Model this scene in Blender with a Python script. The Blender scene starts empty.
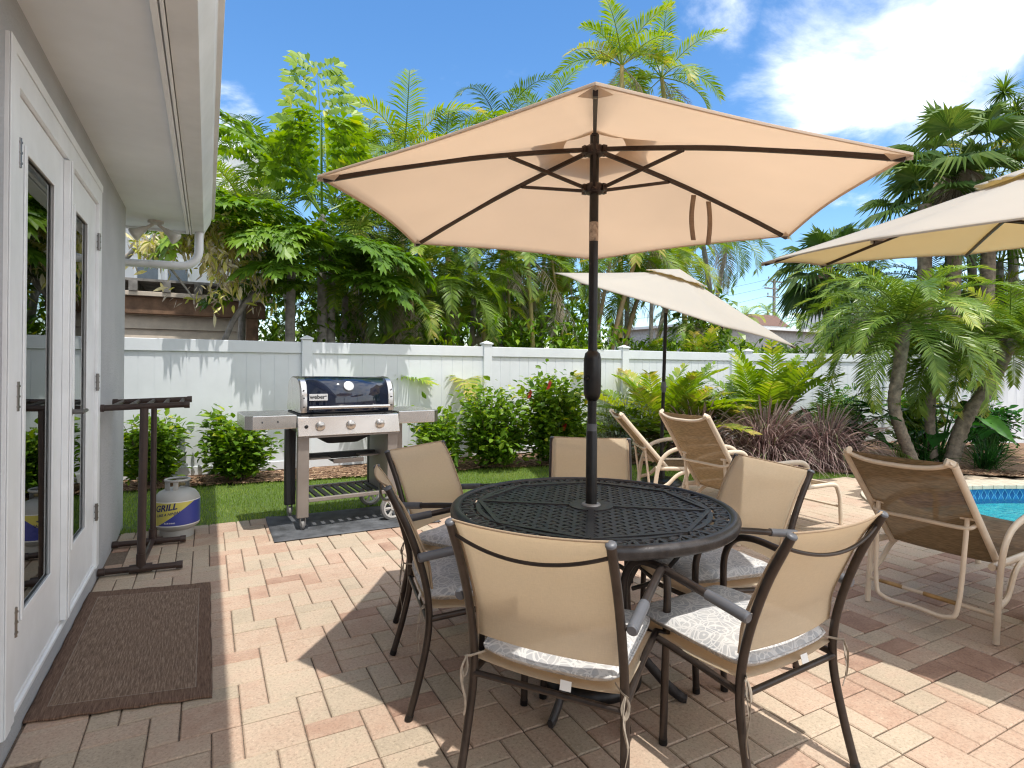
import bpy, math, random
from mathutils import Vector, Matrix, noise
random.seed(7)
R = math.radians
PI = math.pi
sc = bpy.context.scene
COL = sc.collection

# ------------------------------------------------------------------ camera
F_PX, YAW, ROLL, HZ, CAM_H = 575.7, R(27.905), R(0.559), 365.63, 1.3
cam = bpy.data.cameras.new('camera')
cam.lens = 36 * F_PX / 1024
cam.sensor_width = 36
cam.clip_start = 0.05
cam.clip_end = 3000
cam.shift_y = (HZ - 384) / 1024
cobj = bpy.data.objects.new('camera', cam)
COL.objects.link(cobj)
cobj.matrix_world = Matrix.Translation((0, 0, CAM_H)) @ Matrix.Rotation(-YAW, 4, 'Z') @ Matrix.Rotation(R(90), 4, 'X') @ Matrix.Rotation(ROLL, 4, 'Z')
sc.camera = cobj
_c, _s = math.cos(YAW), math.sin(YAW)

def ray(px, py):
    dx, dy = px - 512, py - 384
    X = dx * math.cos(ROLL) + dy * math.sin(ROLL)
    Y = -dx * math.sin(ROLL) + dy * math.cos(ROLL) - (HZ - 384)
    return X / F_PX, -Y / F_PX

def at(px, py, Y):
    """world point on the vertical plane y = Y seen at a pixel"""
    a, b = ray(px, py)
    dep = Y / (_c - a * _s)
    return Vector((dep * (a * _c + _s), Y, CAM_H + b * dep))

def atx(px, py, X):
    a, b = ray(px, py)
    dep = X / (a * _c + _s)
    return Vector((X, dep * (_c - a * _s), CAM_H + b * dep))

def atd(px, py, dep):
    a, b = ray(px, py)
    return Vector((dep * (a * _c + _s), dep * (_c - a * _s), CAM_H + b * dep))

def gnd(px, py, z=0.0):
    a, b = ray(px, py)
    dep = (z - CAM_H) / b
    return Vector((dep * (a * _c + _s), dep * (_c - a * _s), z))

# ------------------------------------------------------------------ materials
def newmat(name):
    m = bpy.data.materials.new(name)
    m.use_nodes = True
    nt = m.node_tree
    nt.nodes.clear()
    out = nt.nodes.new('ShaderNodeOutputMaterial')
    return m, nt, out

def N(nt, typ, **kw):
    n = nt.nodes.new(typ)
    for k, v in kw.items():
        if k in n.inputs:
            n.inputs[k].default_value = v
        else:
            setattr(n, k, v)
    return n

def ramp(nt, fac, stops, interp='LINEAR'):
    r = nt.nodes.new('ShaderNodeValToRGB')
    r.color_ramp.interpolation = interp
    e = r.color_ramp.elements
    while len(e) < len(stops):
        e.new(0.5)
    for el, (p, c) in zip(e, stops):
        el.position = p
        el.color = (c[0], c[1], c[2], 1)
    nt.links.new(fac, r.inputs[0])
    return r.outputs[0]

def mat(name, col, rough=0.5, metal=0.0, var=0.12, nscale=8.0, bump=0.0, bscale=60.0, spec=0.5, coat=0.0, col2=None, detail=4):
    """principled with noise variation in colour and roughness, optional bump"""
    m, nt, out = newmat(name)
    L = nt.links.new
    tc = N(nt, 'ShaderNodeTexCoord')
    nz = N(nt, 'ShaderNodeTexNoise', Scale=nscale, Detail=detail, Roughness=0.6)
    L(tc.outputs['Object'], nz.inputs['Vector'])
    c2 = col2 if col2 else tuple(max(0, x * (1 - var * 2)) for x in col)
    c1 = tuple(min(1, x * (1 + var)) for x in col) if not col2 else col
    rc = ramp(nt, nz.outputs['Fac'], [(0.3, c2), (0.7, c1)])
    p = N(nt, 'ShaderNodeBsdfPrincipled', Metallic=metal)
    p.inputs['Specular IOR Level'].default_value = spec
    p.inputs['Coat Weight'].default_value = coat
    L(rc, p.inputs['Base Color'])
    mr = N(nt, 'ShaderNodeMapRange')
    mr.inputs['To Min'].default_value = rough * 0.8
    mr.inputs['To Max'].default_value = min(1, rough * 1.25)
    L(nz.outputs['Fac'], mr.inputs['Value'])
    L(mr.outputs[0], p.inputs['Roughness'])
    if bump > 0:
        nb = N(nt, 'ShaderNodeTexNoise', Scale=bscale, Detail=5.0, Roughness=0.65)
        L(tc.outputs['Object'], nb.inputs['Vector'])
        bp = N(nt, 'ShaderNodeBump', Strength=bump, Distance=0.01)
        L(nb.outputs['Fac'], bp.inputs['Height'])
        L(bp.outputs[0], p.inputs['Normal'])
    L(p.outputs[0], out.inputs[0])
    return m

def leafmat(name, stops, trans=0.3, rough=0.42):
    """leaf colour by a random value carried by every leaf ('rnd')"""
    m, nt, out = newmat(name)
    L = nt.links.new
    at_ = N(nt, 'ShaderNodeAttribute', attribute_name='rnd')
    tc = N(nt, 'ShaderNodeTexCoord')
    nz = N(nt, 'ShaderNodeTexNoise', Scale=14.0, Detail=3.0)
    L(tc.outputs['Object'], nz.inputs['Vector'])
    mx = N(nt, 'ShaderNodeMath', operation='MULTIPLY_ADD')
    L(nz.outputs['Fac'], mx.inputs[0]); mx.inputs[1].default_value = 0.35
    sb = N(nt, 'ShaderNodeMath', operation='SUBTRACT')
    L(at_.outputs['Fac'], sb.inputs[0]); sb.inputs[1].default_value = 0.17
    L(sb.outputs[0], mx.inputs[2])
    rc = ramp(nt, mx.outputs[0], stops)
    p = N(nt, 'ShaderNodeBsdfPrincipled', Roughness=rough)
    p.inputs['Specular IOR Level'].default_value = 0.35
    L(rc, p.inputs['Base Color'])
    t = N(nt, 'ShaderNodeBsdfTranslucent')
    hs = N(nt, 'ShaderNodeHueSaturation', Saturation=1.15, Value=1.7, Hue=0.49)
    L(rc, hs.inputs['Color']); L(hs.outputs[0], t.inputs['Color'])
    ms = N(nt, 'ShaderNodeMixShader', Fac=trans)
    L(p.outputs[0], ms.inputs[1]); L(t.outputs[0], ms.inputs[2])
    L(ms.outputs[0], out.inputs[0])
    return m

def fabricmat(name, col, trans, tcol=None, weave=700.0, alpha=0.0, contrast=0.25, bump=0.3, streak=0.0):
    """woven fabric: fine crossed weave, translucent, optionally see-through between the threads"""
    m, nt, out = newmat(name)
    L = nt.links.new
    tc = N(nt, 'ShaderNodeTexCoord')
    nz = N(nt, 'ShaderNodeTexNoise', Scale=3.0, Detail=5.0)
    L(tc.outputs['Object'], nz.inputs['Vector'])
    mp = N(nt, 'ShaderNodeMapping'); mp.inputs['Scale'].default_value = (weave, weave * 0.12, weave * 0.12)
    mp2 = N(nt, 'ShaderNodeMapping'); mp2.inputs['Scale'].default_value = (weave * 0.1, weave * 0.1, weave)
    L(tc.outputs['Object'], mp.inputs[0]); L(tc.outputs['Object'], mp2.inputs[0])
    n1 = N(nt, 'ShaderNodeTexNoise', Scale=1.0, Detail=1.0); n2 = N(nt, 'ShaderNodeTexNoise', Scale=1.0, Detail=1.0)
    L(mp.outputs[0], n1.inputs[0]); L(mp2.outputs[0], n2.inputs[0])
    ad = N(nt, 'ShaderNodeMath', operation='ADD'); L(n1.outputs['Fac'], ad.inputs[0]); L(n2.outputs['Fac'], ad.inputs[1])
    hf = N(nt, 'ShaderNodeMath', operation='MULTIPLY'); L(ad.outputs[0], hf.inputs[0]); hf.inputs[1].default_value = 0.5
    md = N(nt, 'ShaderNodeMath', operation='MULTIPLY_ADD'); L(nz.outputs['Fac'], md.inputs[0]); md.inputs[1].default_value = 0.3
    sb = N(nt, 'ShaderNodeMath', operation='SUBTRACT'); L(hf.outputs[0], sb.inputs[0]); sb.inputs[1].default_value = 0.15
    L(sb.outputs[0], md.inputs[2])
    lo = tuple(x * (1 - contrast) for x in col); hi = tuple(min(1, x * (1 + contrast * 0.5)) for x in col)
    rc = ramp(nt, md.outputs[0], [(0.32, lo), (0.68, hi)])
    p = N(nt, 'ShaderNodeBsdfPrincipled', Roughness=0.85)
    p.inputs['Specular IOR Level'].default_value = 0.25
    L(rc, p.inputs['Base Color'])
    bp = N(nt, 'ShaderNodeBump', Strength=bump, Distance=0.002); L(hf.outputs[0], bp.inputs['Height']); L(bp.outputs[0], p.inputs['Normal'])
    t = N(nt, 'ShaderNodeBsdfTranslucent')
    t.inputs['Color'].default_value = (*(tcol or col), 1)
    ms = N(nt, 'ShaderNodeMixShader', Fac=trans)
    L(p.outputs[0], ms.inputs[1]); L(t.outputs[0], ms.inputs[2])
    last = ms.outputs[0]
    if alpha > 0:
        tr = N(nt, 'ShaderNodeBsdfTransparent')
        m2 = N(nt, 'ShaderNodeMixShader', Fac=alpha)
        L(last, m2.inputs[1]); L(tr.outputs[0], m2.inputs[2]); last = m2.outputs[0]
    L(last, out.inputs[0])
    return m

# ------------------------------------------------------------------ mesh builder
class MB:
    def __init__(self):
        self.v = []; self.f = []; self.mi = []; self.r = []; self.cur = 0; self.rv = 0.5
    def vert(self, p):
        self.v.append((p[0], p[1], p[2])); self.r.append(self.rv); return len(self.v) - 1
    def face(self, *i):
        self.f.append(i); self.mi.append(self.cur)
    def quadp(self, a, b, c, d):
        n = len(self.v)
        for p in (a, b, c, d): self.vert(p)
        self.face(n, n + 1, n + 2, n + 3)
    def hexa(self, pts):
        n = len(self.v)
        for p in pts: self.vert(p)
        for q in ((3, 2, 1, 0), (4, 5, 6, 7), (0, 1, 5, 4), (1, 2, 6, 5), (2, 3, 7, 6), (3, 0, 4, 7)):
            self.face(*[n + i for i in q])
    def box(self, x0, x1, y0, y1, z0, z1, M=None):
        pts = [Vector(p) for p in ((x0, y0, z0), (x1, y0, z0), (x1, y1, z0), (x0, y1, z0), (x0, y0, z1), (x1, y0, z1), (x1, y1, z1), (x0, y1, z1))]
        if M: pts = [M @ p for p in pts]
        self.hexa(pts)
    def cbox(self, c, s, M=None):
        self.box(c[0] - s[0] / 2, c[0] + s[0] / 2, c[1] - s[1] / 2, c[1] + s[1] / 2, c[2] - s[2] / 2, c[2] + s[2] / 2, M)
    def bar(self, a, b, w, h, up=(0, 0, 1)):
        a = Vector(a); b = Vector(b); d = (b - a).normalized(); up = Vector(up)
        s = d.cross(up)
        if s.length < 1e-4: s = d.cross(Vector((1, 0, 0)))
        s.normalize(); u = s.cross(d)
        s = s * w / 2; u = u * h / 2
        self.hexa([a - s - u, a + s - u, a + s + u, a - s + u, b - s - u, b + s - u, b + s + u, b - s + u])
    def tube(self, pts, rad, n=10, closed=False, caps=True, sx=1.0, sy=1.0, ref=None):
        pts = [Vector(p) for p in pts]; m = len(pts)
        rr = rad if isinstance(rad, (list, tuple)) else [rad] * m
        T = []
        for i in range(m):
            if closed: t = pts[(i + 1) % m] - pts[i - 1]
            else: t = pts[min(i + 1, m - 1)] - pts[max(i - 1, 0)]
            T.append(t.normalized() if t.length > 1e-9 else Vector((0, 0, 1)))
        r0 = Vector(ref) if ref else (Vector((0, 0, 1)) if abs(T[0].z) < 0.9 else Vector((1, 0, 0)))
        u = T[0].cross(r0).normalized()
        rings = []
        for i in range(m):
            if i:
                u = (u - T[i] * u.dot(T[i]))
                if u.length < 1e-6: u = T[i].orthogonal()
                u.normalize()
            w = T[i].cross(u)
            b = len(self.v)
            for k in range(n):
                a = 2 * PI * k / n
                self.vert(pts[i] + (u * math.cos(a) * sx + w * math.sin(a) * sy) * rr[i])
            rings.append(b)
        for i in range(m if closed else m - 1):
            a, b = rings[i], rings[(i + 1) % m]
            for k in range(n):
                k2 = (k + 1) % n
                self.face(a + k, a + k2, b + k2, b + k)
        if caps and not closed:
            self.face(*[rings[0] + k for k in reversed(range(n))])
            self.face(*[rings[-1] + k for k in range(n)])
    def lathe(self, prof, c=(0, 0, 0), n=32, a0=0, a1=2 * PI, M=None, cap=False):
        c = Vector(c); rings = []
        full = abs(a1 - a0 - 2 * PI) < 1e-6
        k = n if full else n + 1
        for r, z in prof:
            b = len(self.v)
            for i in range(k):
                a = a0 + (a1 - a0) * i / n
                p = Vector((r * math.cos(a), r * math.sin(a), z))
                if M: p = M @ p
                self.vert(c + p)
            rings.append(b)
        for j in range(len(prof) - 1):
            a, b = rings[j], rings[j + 1]
            for i in range(n):
                i2 = (i + 1) % k if full else i + 1
                self.face(a + i, a + i2, b + i2, b + i)
        if cap and full:
            self.face(*[rings[0] + i for i in reversed(range(k))])
            self.face(*[rings[-1] + i for i in range(k)])
    def prism(self, poly, z0, z1, M=None):
        n = len(poly); b = len(self.v)
        for z in (z0, z1):
            for x, y in poly:
                p = Vector((x, y, z))
                self.vert(M @ p if M else p)
        self.face(*[b + i for i in reversed(range(n))]); self.face(*[b + n + i for i in range(n)])
        for i in range(n):
            j = (i + 1) % n
            self.face(b + i, b + j, b + n + j, b + n + i)
    def grid(self, fn, nu, nv):
        b = len(self.v)
        for j in range(nv + 1):
            for i in range(nu + 1):
                self.vert(fn(i / nu, j / nv))
        w = nu + 1
        for j in range(nv):
            for i in range(nu):
                a = b + j * w + i
                self.face(a, a + 1, a + 1 + w, a + w)
    def build(self, name, mats, parent=None, smooth=None, bevel=0, solid=0, loc=None, subdiv=0):
        me = bpy.data.meshes.new(name)
        me.from_pydata(self.v, [], self.f)
        if not isinstance(mats, (list, tuple)): mats = [mats]
        for m in mats: me.materials.append(m)
        if len(mats) > 1: me.polygons.foreach_set('material_index', self.mi)
        a = me.attributes.new('rnd', 'FLOAT', 'POINT'); a.data.foreach_set('value', self.r)
        if smooth is not None:
            me.polygons.foreach_set('use_smooth', [True] * len(me.polygons))
            if smooth < 179: me.set_sharp_from_angle(angle=R(smooth))
        me.update()
        o = bpy.data.objects.new(name, me); COL.objects.link(o)
        if parent: o.parent = parent
        if loc: o.location = loc
        if solid:
            md = o.modifiers.new('s', 'SOLIDIFY'); md.thickness = solid; md.offset = 0
        if bevel:
            md = o.modifiers.new('b', 'BEVEL'); md.width = bevel; md.segments = 2; md.limit_method = 'ANGLE'; md.angle_limit = R(40)
            md.harden_normals = False
        if subdiv:
            md = o.modifiers.new('d', 'SUBSURF'); md.levels = subdiv; md.render_levels = subdiv
        return o

def tag(o, label=None, cat=None, group=None, kind=None):
    for k, v in (('label', label), ('category', cat), ('group', group), ('kind', kind)):
        if v: o[k] = v
    return o
def struct(o): o['kind'] = 'structure'; return o
def thing(name, loc=(0, 0, 0), rz=0.0, label=None, cat=None, group=None):
    o = bpy.data.objects.new(name, None); COL.objects.link(o)
    o.location = loc; o.rotation_euler = (0, 0, rz); o.empty_display_size = 0.1
    return tag(o, label, cat, group)
def copy_tree(o, parent=None):
    c = o.copy(); COL.objects.link(c); c.parent = parent
    for ch in list(o.children): copy_tree(ch, c)
    return c
def arc(c, r, a0, a1, n, plane='yz'):
    out = []
    for i in range(n + 1):
        a = a0 + (a1 - a0) * i / n
        u, w = r * math.cos(a), r * math.sin(a)
        if plane == 'yz': out.append(Vector((c[0], c[1] + u, c[2] + w)))
        elif plane == 'xz': out.append(Vector((c[0] + u, c[1], c[2] + w)))
        else: out.append(Vector((c[0] + u, c[1] + w, c[2])))
    return out
def bez(pts, n=8):
    """catmull-rom through the points"""
    P = [Vector(p) for p in pts]; P = [P[0] * 2 - P[1]] + P + [P[-1] * 2 - P[-2]]
    out = []
    for i in range(1, len(P) - 2):
        for k in range(n):
            t = k / n
            a, b, c, d = P[i - 1:i + 3]
            out.append(0.5 * ((2 * b) + (c - a) * t + (2 * a - 5 * b + 4 * c - d) * t * t + (3 * b - a - 3 * c + d) * t ** 3))
    out.append(P[-2]); return out
def text_mesh(body, size, extrude=0.0006, bold=0.0, shear=0.0):
    cu = bpy.data.curves.new('t', 'FONT'); cu.body = body; cu.size = size; cu.extrude = extrude; cu.offset = bold; cu.shear = shear
    cu.align_x = 'CENTER'; cu.align_y = 'CENTER'; cu.resolution_u = 3
    o = bpy.data.objects.new('t', cu); COL.objects.link(o)
    dg = bpy.context.evaluated_depsgraph_get()
    me = bpy.data.meshes.new_from_object(o.evaluated_get(dg))
    bpy.data.objects.remove(o); bpy.data.curves.remove(cu)
    return me

# ------------------------------------------------------------------ light and sky
SUN_EL = 73.6
sd = bpy.data.lights.new('sun', 'SUN'); sd.energy = 2.35; sd.angle = R(0.53); sd.color = (1.0, 0.955, 0.88)
so = bpy.data.objects.new('sun', sd); COL.objects.link(so)
trav = Vector((0.013, 0.295, -1.0)).normalized()
so.rotation_euler = trav.to_track_quat('-Z', 'Y').to_euler()
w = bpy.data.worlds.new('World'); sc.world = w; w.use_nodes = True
nt = w.node_tree; nt.nodes.clear(); L = nt.links.new
wo = N(nt, 'ShaderNodeOutputWorld'); bg = N(nt, 'ShaderNodeBackground', Strength=0.15)
sky = N(nt, 'ShaderNodeTexSky', sky_type='NISHITA', sun_disc=False)
sky.sun_elevation = R(SUN_EL); sky.sun_rotation = math.atan2(-trav.x, -trav.y)
sky.air_density = 1.0; sky.dust_density = 0.3; sky.ozone_density = 2.0; sky.altitude = 0
tc = N(nt, 'ShaderNodeTexCoord')
# clouds: noise over the view direction flattened onto a high plane, gathered where the photograph has its clouds, plus unseen patches added as fill light
sep = N(nt, 'ShaderNodeSeparateXYZ'); L(tc.outputs['Generated'], sep.inputs[0])
zz = N(nt, 'ShaderNodeMath', operation='MAXIMUM'); L(sep.outputs['Z'], zz.inputs[0]); zz.inputs[1].default_value = 0.0
za = N(nt, 'ShaderNodeMath', operation='ADD'); L(zz.outputs[0], za.inputs[0]); za.inputs[1].default_value = 0.22
cmb = N(nt, 'ShaderNodeCombineXYZ')
for k in 'XY':
    dv = N(nt, 'ShaderNodeMath', operation='DIVIDE'); L(sep.outputs[k], dv.inputs[0]); L(za.outputs[0], dv.inputs[1]); L(dv.outputs[0], cmb.inputs[k])
nz1 = N(nt, 'ShaderNodeTexNoise', Scale=2.6, Detail=10.0, Roughness=0.60, Distortion=0.25)
L(cmb.outputs[0], nz1.inputs['Vector'])
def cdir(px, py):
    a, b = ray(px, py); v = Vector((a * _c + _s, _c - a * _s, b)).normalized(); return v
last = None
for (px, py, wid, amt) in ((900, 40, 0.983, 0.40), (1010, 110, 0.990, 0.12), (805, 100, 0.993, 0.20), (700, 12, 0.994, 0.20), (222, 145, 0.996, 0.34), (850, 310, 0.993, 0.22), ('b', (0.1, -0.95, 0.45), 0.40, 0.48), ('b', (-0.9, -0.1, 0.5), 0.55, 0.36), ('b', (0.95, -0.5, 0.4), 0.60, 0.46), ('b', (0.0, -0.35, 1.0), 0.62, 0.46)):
    dvec = Vector(py).normalized() if px == 'b' else cdir(px, py)  # b entries: clouds added behind and above the camera to brighten the shade
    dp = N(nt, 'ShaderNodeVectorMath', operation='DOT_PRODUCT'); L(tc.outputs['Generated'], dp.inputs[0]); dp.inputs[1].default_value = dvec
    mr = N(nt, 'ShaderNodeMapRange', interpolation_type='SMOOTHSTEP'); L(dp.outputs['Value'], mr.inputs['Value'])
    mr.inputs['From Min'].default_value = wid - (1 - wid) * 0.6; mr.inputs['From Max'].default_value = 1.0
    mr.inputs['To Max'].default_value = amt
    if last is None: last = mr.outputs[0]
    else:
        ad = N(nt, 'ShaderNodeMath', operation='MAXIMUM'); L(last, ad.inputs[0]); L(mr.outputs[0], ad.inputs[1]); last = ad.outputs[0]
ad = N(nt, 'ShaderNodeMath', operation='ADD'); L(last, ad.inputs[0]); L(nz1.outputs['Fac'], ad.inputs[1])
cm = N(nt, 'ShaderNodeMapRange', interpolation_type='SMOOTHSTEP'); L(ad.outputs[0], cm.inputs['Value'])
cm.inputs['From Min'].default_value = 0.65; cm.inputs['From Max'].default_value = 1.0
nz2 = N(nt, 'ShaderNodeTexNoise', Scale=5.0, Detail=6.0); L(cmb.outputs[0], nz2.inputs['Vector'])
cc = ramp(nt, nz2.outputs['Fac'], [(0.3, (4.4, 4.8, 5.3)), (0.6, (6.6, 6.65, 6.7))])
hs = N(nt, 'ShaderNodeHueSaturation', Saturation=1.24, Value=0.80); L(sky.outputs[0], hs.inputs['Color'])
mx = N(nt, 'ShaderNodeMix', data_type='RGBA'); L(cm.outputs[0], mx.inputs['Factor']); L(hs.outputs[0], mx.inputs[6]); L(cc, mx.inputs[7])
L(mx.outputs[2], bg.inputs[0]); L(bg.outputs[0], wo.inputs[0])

vs = sc.view_settings
vs.view_transform = 'Standard'; vs.look = 'None'; vs.exposure = 1.0; vs.gamma = 1
sc.render.engine = 'CYCLES'
cy = sc.cycles
cy.max_bounces = 7; cy.diffuse_bounces = 4; cy.glossy_bounces = 3; cy.transmission_bounces = 4; cy.transparent_max_bounces = 10
cy.use_denoising = True
cy.denoising_prefilter = 'ACCURATE'
cy.denoising_input_passes = 'RGB_ALBEDO_NORMAL'
cy.filter_width = 1.2
cy.sample_clamp_direct = 12
cy.caustics_reflective = False; cy.caustics_refractive = False
cy.sample_clamp_indirect = 4
# ================================================================== SETTING
WX = -0.575      # face of the house wall
def smooth_closed(pts, n=8):
    P = [Vector((p[0], p[1], 0)) for p in pts]; m = len(P); out = []
    for i in range(m):
        a, b, c, d = P[i - 1], P[i], P[(i + 1) % m], P[(i + 2) % m]
        for k in range(n):
            t = k / n
            q = 0.5 * ((2 * b) + (c - a) * t + (2 * a - 5 * b + 4 * c - d) * t * t + (3 * b - a - 3 * c + d) * t ** 3)
            out.append((q.x, q.y))
    return out
def inside(poly, x, y):
    r = False; n = len(poly); j = n - 1
    for i in range(n):
        xi, yi = poly[i]; xj, yj = poly[j]
        if (yi > y) != (yj > y) and x < (xj - xi) * (y - yi) / (yj - yi) + xi: r = not r
        j = i
    return r
def offset(poly, d):
    n = len(poly); out = []
    for i in range(n):
        a = Vector(poly[i - 1]); b = Vector(poly[(i + 1) % n]); t = (b - a).normalized()
        out.append((poly[i][0] + t.y * d, poly[i][1] - t.x * d))
    return out
pool = smooth_closed([(5.75, 2.75), (6.1, 2.1), (6.15, 1.2), (6.7, 0.1), (8.0, -0.6), (9.0, -0.3), (9.2, 0.9), (8.95, 2.2), (8.3, 2.95), (7.3, 3.35), (6.3, 3.4)], 8)
ar = sum(pool[i - 1][0] * pool[i][1] - pool[i][0] * pool[i - 1][1] for i in range(len(pool)))
if ar < 0: pool.reverse()
coping_out = offset(pool, 0.30)
# paved area edge (the lawn and the planting bed begin beyond it)
def pave_top(x):
    pts = [(-7, 5.2), (2.6, 5.22), (4.2, 5.05), (5.4, 4.72), (6.3, 4.35), (7.2, 4.12), (8.2, 3.75), (9.0, 3.0), (9.35, 2.0), (9.5, -3)]
    for (a, b), (c, d) in zip(pts, pts[1:]):
        if x <= c: return b + (d - b) * (x - a) / (c - a)
    return -3

m_pav, nt, out = newmat('concrete_paver'); L = nt.links.new
a1 = N(nt, 'ShaderNodeAttribute', attribute_name='rnd'); tc = N(nt, 'ShaderNodeTexCoord')
n1 = N(nt, 'ShaderNodeTexNoise', Scale=9.0, Detail=7.0, Roughness=0.68); L(tc.outputs['Object'], n1.inputs[0])
n2 = N(nt, 'ShaderNodeTexNoise', Scale=95.0, Detail=4.0, Roughness=0.75); L(tc.outputs['Object'], n2.inputs[0])
n3 = N(nt, 'ShaderNodeTexNoise', Scale=1.1, Detail=3.0); L(tc.outputs['Object'], n3.inputs[0])
ma = N(nt, 'ShaderNodeMath', operation='MULTIPLY_ADD'); L(n1.outputs['Fac'], ma.inputs[0]); ma.inputs[1].default_value = 0.85
sb = N(nt, 'ShaderNodeMath', operation='SUBTRACT'); L(a1.outputs['Fac'], sb.inputs[0]); sb.inputs[1].default_value = 0.42; L(sb.outputs[0], ma.inputs[2])
rc = ramp(nt, ma.outputs[0], [(0.0, (0.40, 0.335, 0.255)), (0.20, (0.46, 0.38, 0.29)), (0.38, (0.475, 0.37, 0.285)), (0.55, (0.455, 0.335, 0.255)), (0.74, (0.41, 0.275, 0.205)), (1.0, (0.30, 0.19, 0.14))])
gr = ramp(nt, n2.outputs['Fac'], [(0.28, (0.60, 0.58, 0.56)), (0.47, (0.98, 0.98, 0.98)), (0.60, (1.05, 1.04, 1.03)), (0.74, (1.5, 1.48, 1.45))])
mm = N(nt, 'ShaderNodeMix', data_type='RGBA', blend_type='MULTIPLY'); mm.inputs['Factor'].default_value = 1.0
L(rc, mm.inputs[6]); L(gr, mm.inputs[7])
g3 = ramp(nt, n3.outputs['Fac'], [(0.3, (0.88, 0.865, 0.85)), (0.65, (1.05, 1.045, 1.04))])
m3 = N(nt, 'ShaderNodeMix', data_type='RGBA', blend_type='MULTIPLY'); m3.inputs['Factor'].default_value = 1.0
L(mm.outputs[2], m3.inputs[6]); L(g3, m3.inputs[7])
p = N(nt, 'ShaderNodeBsdfPrincipled', Roughness=0.82); p.inputs['Specular IOR Level'].default_value = 0.3
L(m3.outputs[2], p.inputs['Base Color'])
bp = N(nt, 'ShaderNodeBump', Strength=0.5, Distance=0.003); L(n2.outputs['Fac'], bp.inputs['Height']); L(bp.outputs[0], p.inputs['Normal'])
L(p.outputs[0], out.inputs[0])

m_joint = mat('joint_sand', (0.20, 0.15, 0.11), 0.95, var=0.3, nscale=90, bump=0.6)
m_soil = mat('soil', (0.13, 0.085, 0.055), 0.95, var=0.3, nscale=9, bump=1.0, bscale=30)
m_mulch = mat('wood_mulch', (0.34, 0.21, 0.13), 0.95, nscale=60, col2=(0.12, 0.065, 0.04), bump=1.0, bscale=90)
m_turf = mat('turf', (0.10, 0.16, 0.03), 0.9, var=0.25, nscale=30, bump=1.0, bscale=200)
m_white_vinyl = mat('white_vinyl', (0.72, 0.755, 0.79), 0.38, var=0.03, nscale=3, bump=0.02, bscale=20)
m_white = mat('white_paint', (0.84, 0.86, 0.875), 0.42, var=0.04, nscale=5, bump=0.06, bscale=90)
m_soffit = mat('soffit_paint', (0.80, 0.84, 0.88), 0.6, nscale=1.6, var=0.05, bump=0.05, bscale=30)

# ground: one sheet with a hole for the pool basin
g = MB()
def cellsheet(g, x0, x1, y0, y1, st, keep, z):
    nx = round((x1 - x0) / st); ny = round((y1 - y0) / st); idx = {}
    for j in range(ny):
        for i in range(nx):
            xa, ya = x0 + i * st, y0 + j * st
            if keep(xa + st / 2, ya + st / 2):
                q = []
                for (u, v) in ((i, j), (i + 1, j), (i + 1, j + 1), (i, j + 1)):
                    if (u, v) not in idx: idx[(u, v)] = g.vert((x0 + u * st, y0 + v * st, z))
                    q.append(idx[(u, v)])
                g.face(*q)
hole = offset(pool, 0.12)
cellsheet(g, 5, 10.6, -2, 4.4, 0.1, lambda x, y: not inside(hole, x, y), -0.03)
for (x0, x1, y0, y1) in ((-400, 5, -400, 600), (10.6, 600, -400, 600), (5, 10.6, -400, -2), (5, 10.6, 4.4, 600)):
    g.quadp((x0, y0, -0.03), (x1, y0, -0.03), (x1, y1, -0.03), (x0, y1, -0.03))
struct(g.build('ground', m_soil))

g = MB()
cellsheet(g, -0.6, 9.6, -2.4, 5.3, 0.1, lambda x, y: y < pave_top(x) + 0.02 and not inside(hole, x, y), -0.009)
struct(g.build('paving_bed', m_joint))

# pavers laid in the photograph's mix of 20 x 20 and 10 x 20 cm stones
random.seed(21)
g = MB(); U = 0.0985
nx, ny = 104, 78; X0, Y0 = WX + 0.008, -2.35
occ = {}
def paver(i, j, w, h):
    x0, y0, x1, y1 = X0 + i * U, Y0 + j * U, X0 + (i + w) * U, Y0 + (j + h) * U
    mx_, my_ = (x0 + x1) / 2, (y0 + y1) / 2
    for (a, b) in ((x0, y0), (x1, y0), (x1, y1), (x0, y1)):
        if inside(coping_mid, a, b): return
    if y1 > pave_top(mx_) + 0.03 or x0 < WX - 0.02: return
    r = random.random() * (1.0 if mx_ > 2.0 else 0.93)
    rv = 0.06 + 0.44 * random.random() if r < 0.60 else (0.44 + 0.2 * random.random() if r < 0.87 else 0.62 + 0.25 * random.random())
    if mx_ > 1.9: rv = min(0.95, rv + 0.26 * random.random() * min(1, (mx_ - 1.9)))
    if mx_ > 4.0 and my_ > 2.2: rv *= 0.55
    g.rv = rv
    e = 0.0016 + 0.0016 * random.random(); c = 0.0042; dz = random.uniform(-0.0022, 0.0006)
    b = len(g.v)
    a = random.uniform(-0.004, 0.004)
    for (q, z) in ((e, -0.008), (e, -c), (e + c, 0)):
        for (xx, yy) in ((x0 + q, y0 + q), (x1 - q, y0 + q), (x1 - q, y1 - q), (x0 + q, y1 - q)):
            dx, dy = xx - mx_, yy - my_
            g.vert((mx_ + dx - dy * a, my_ + dy + dx * a, z + dz))
    for k in (0, 4):
        for s in range(4):
            t = (s + 1) % 4
            g.face(b + k + s, b + k + t, b + k + 4 + t, b + k + 4 + s)
    g.face(b + 8, b + 9, b + 10, b + 11)
coping_mid = offset(pool, 0.285)
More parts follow.
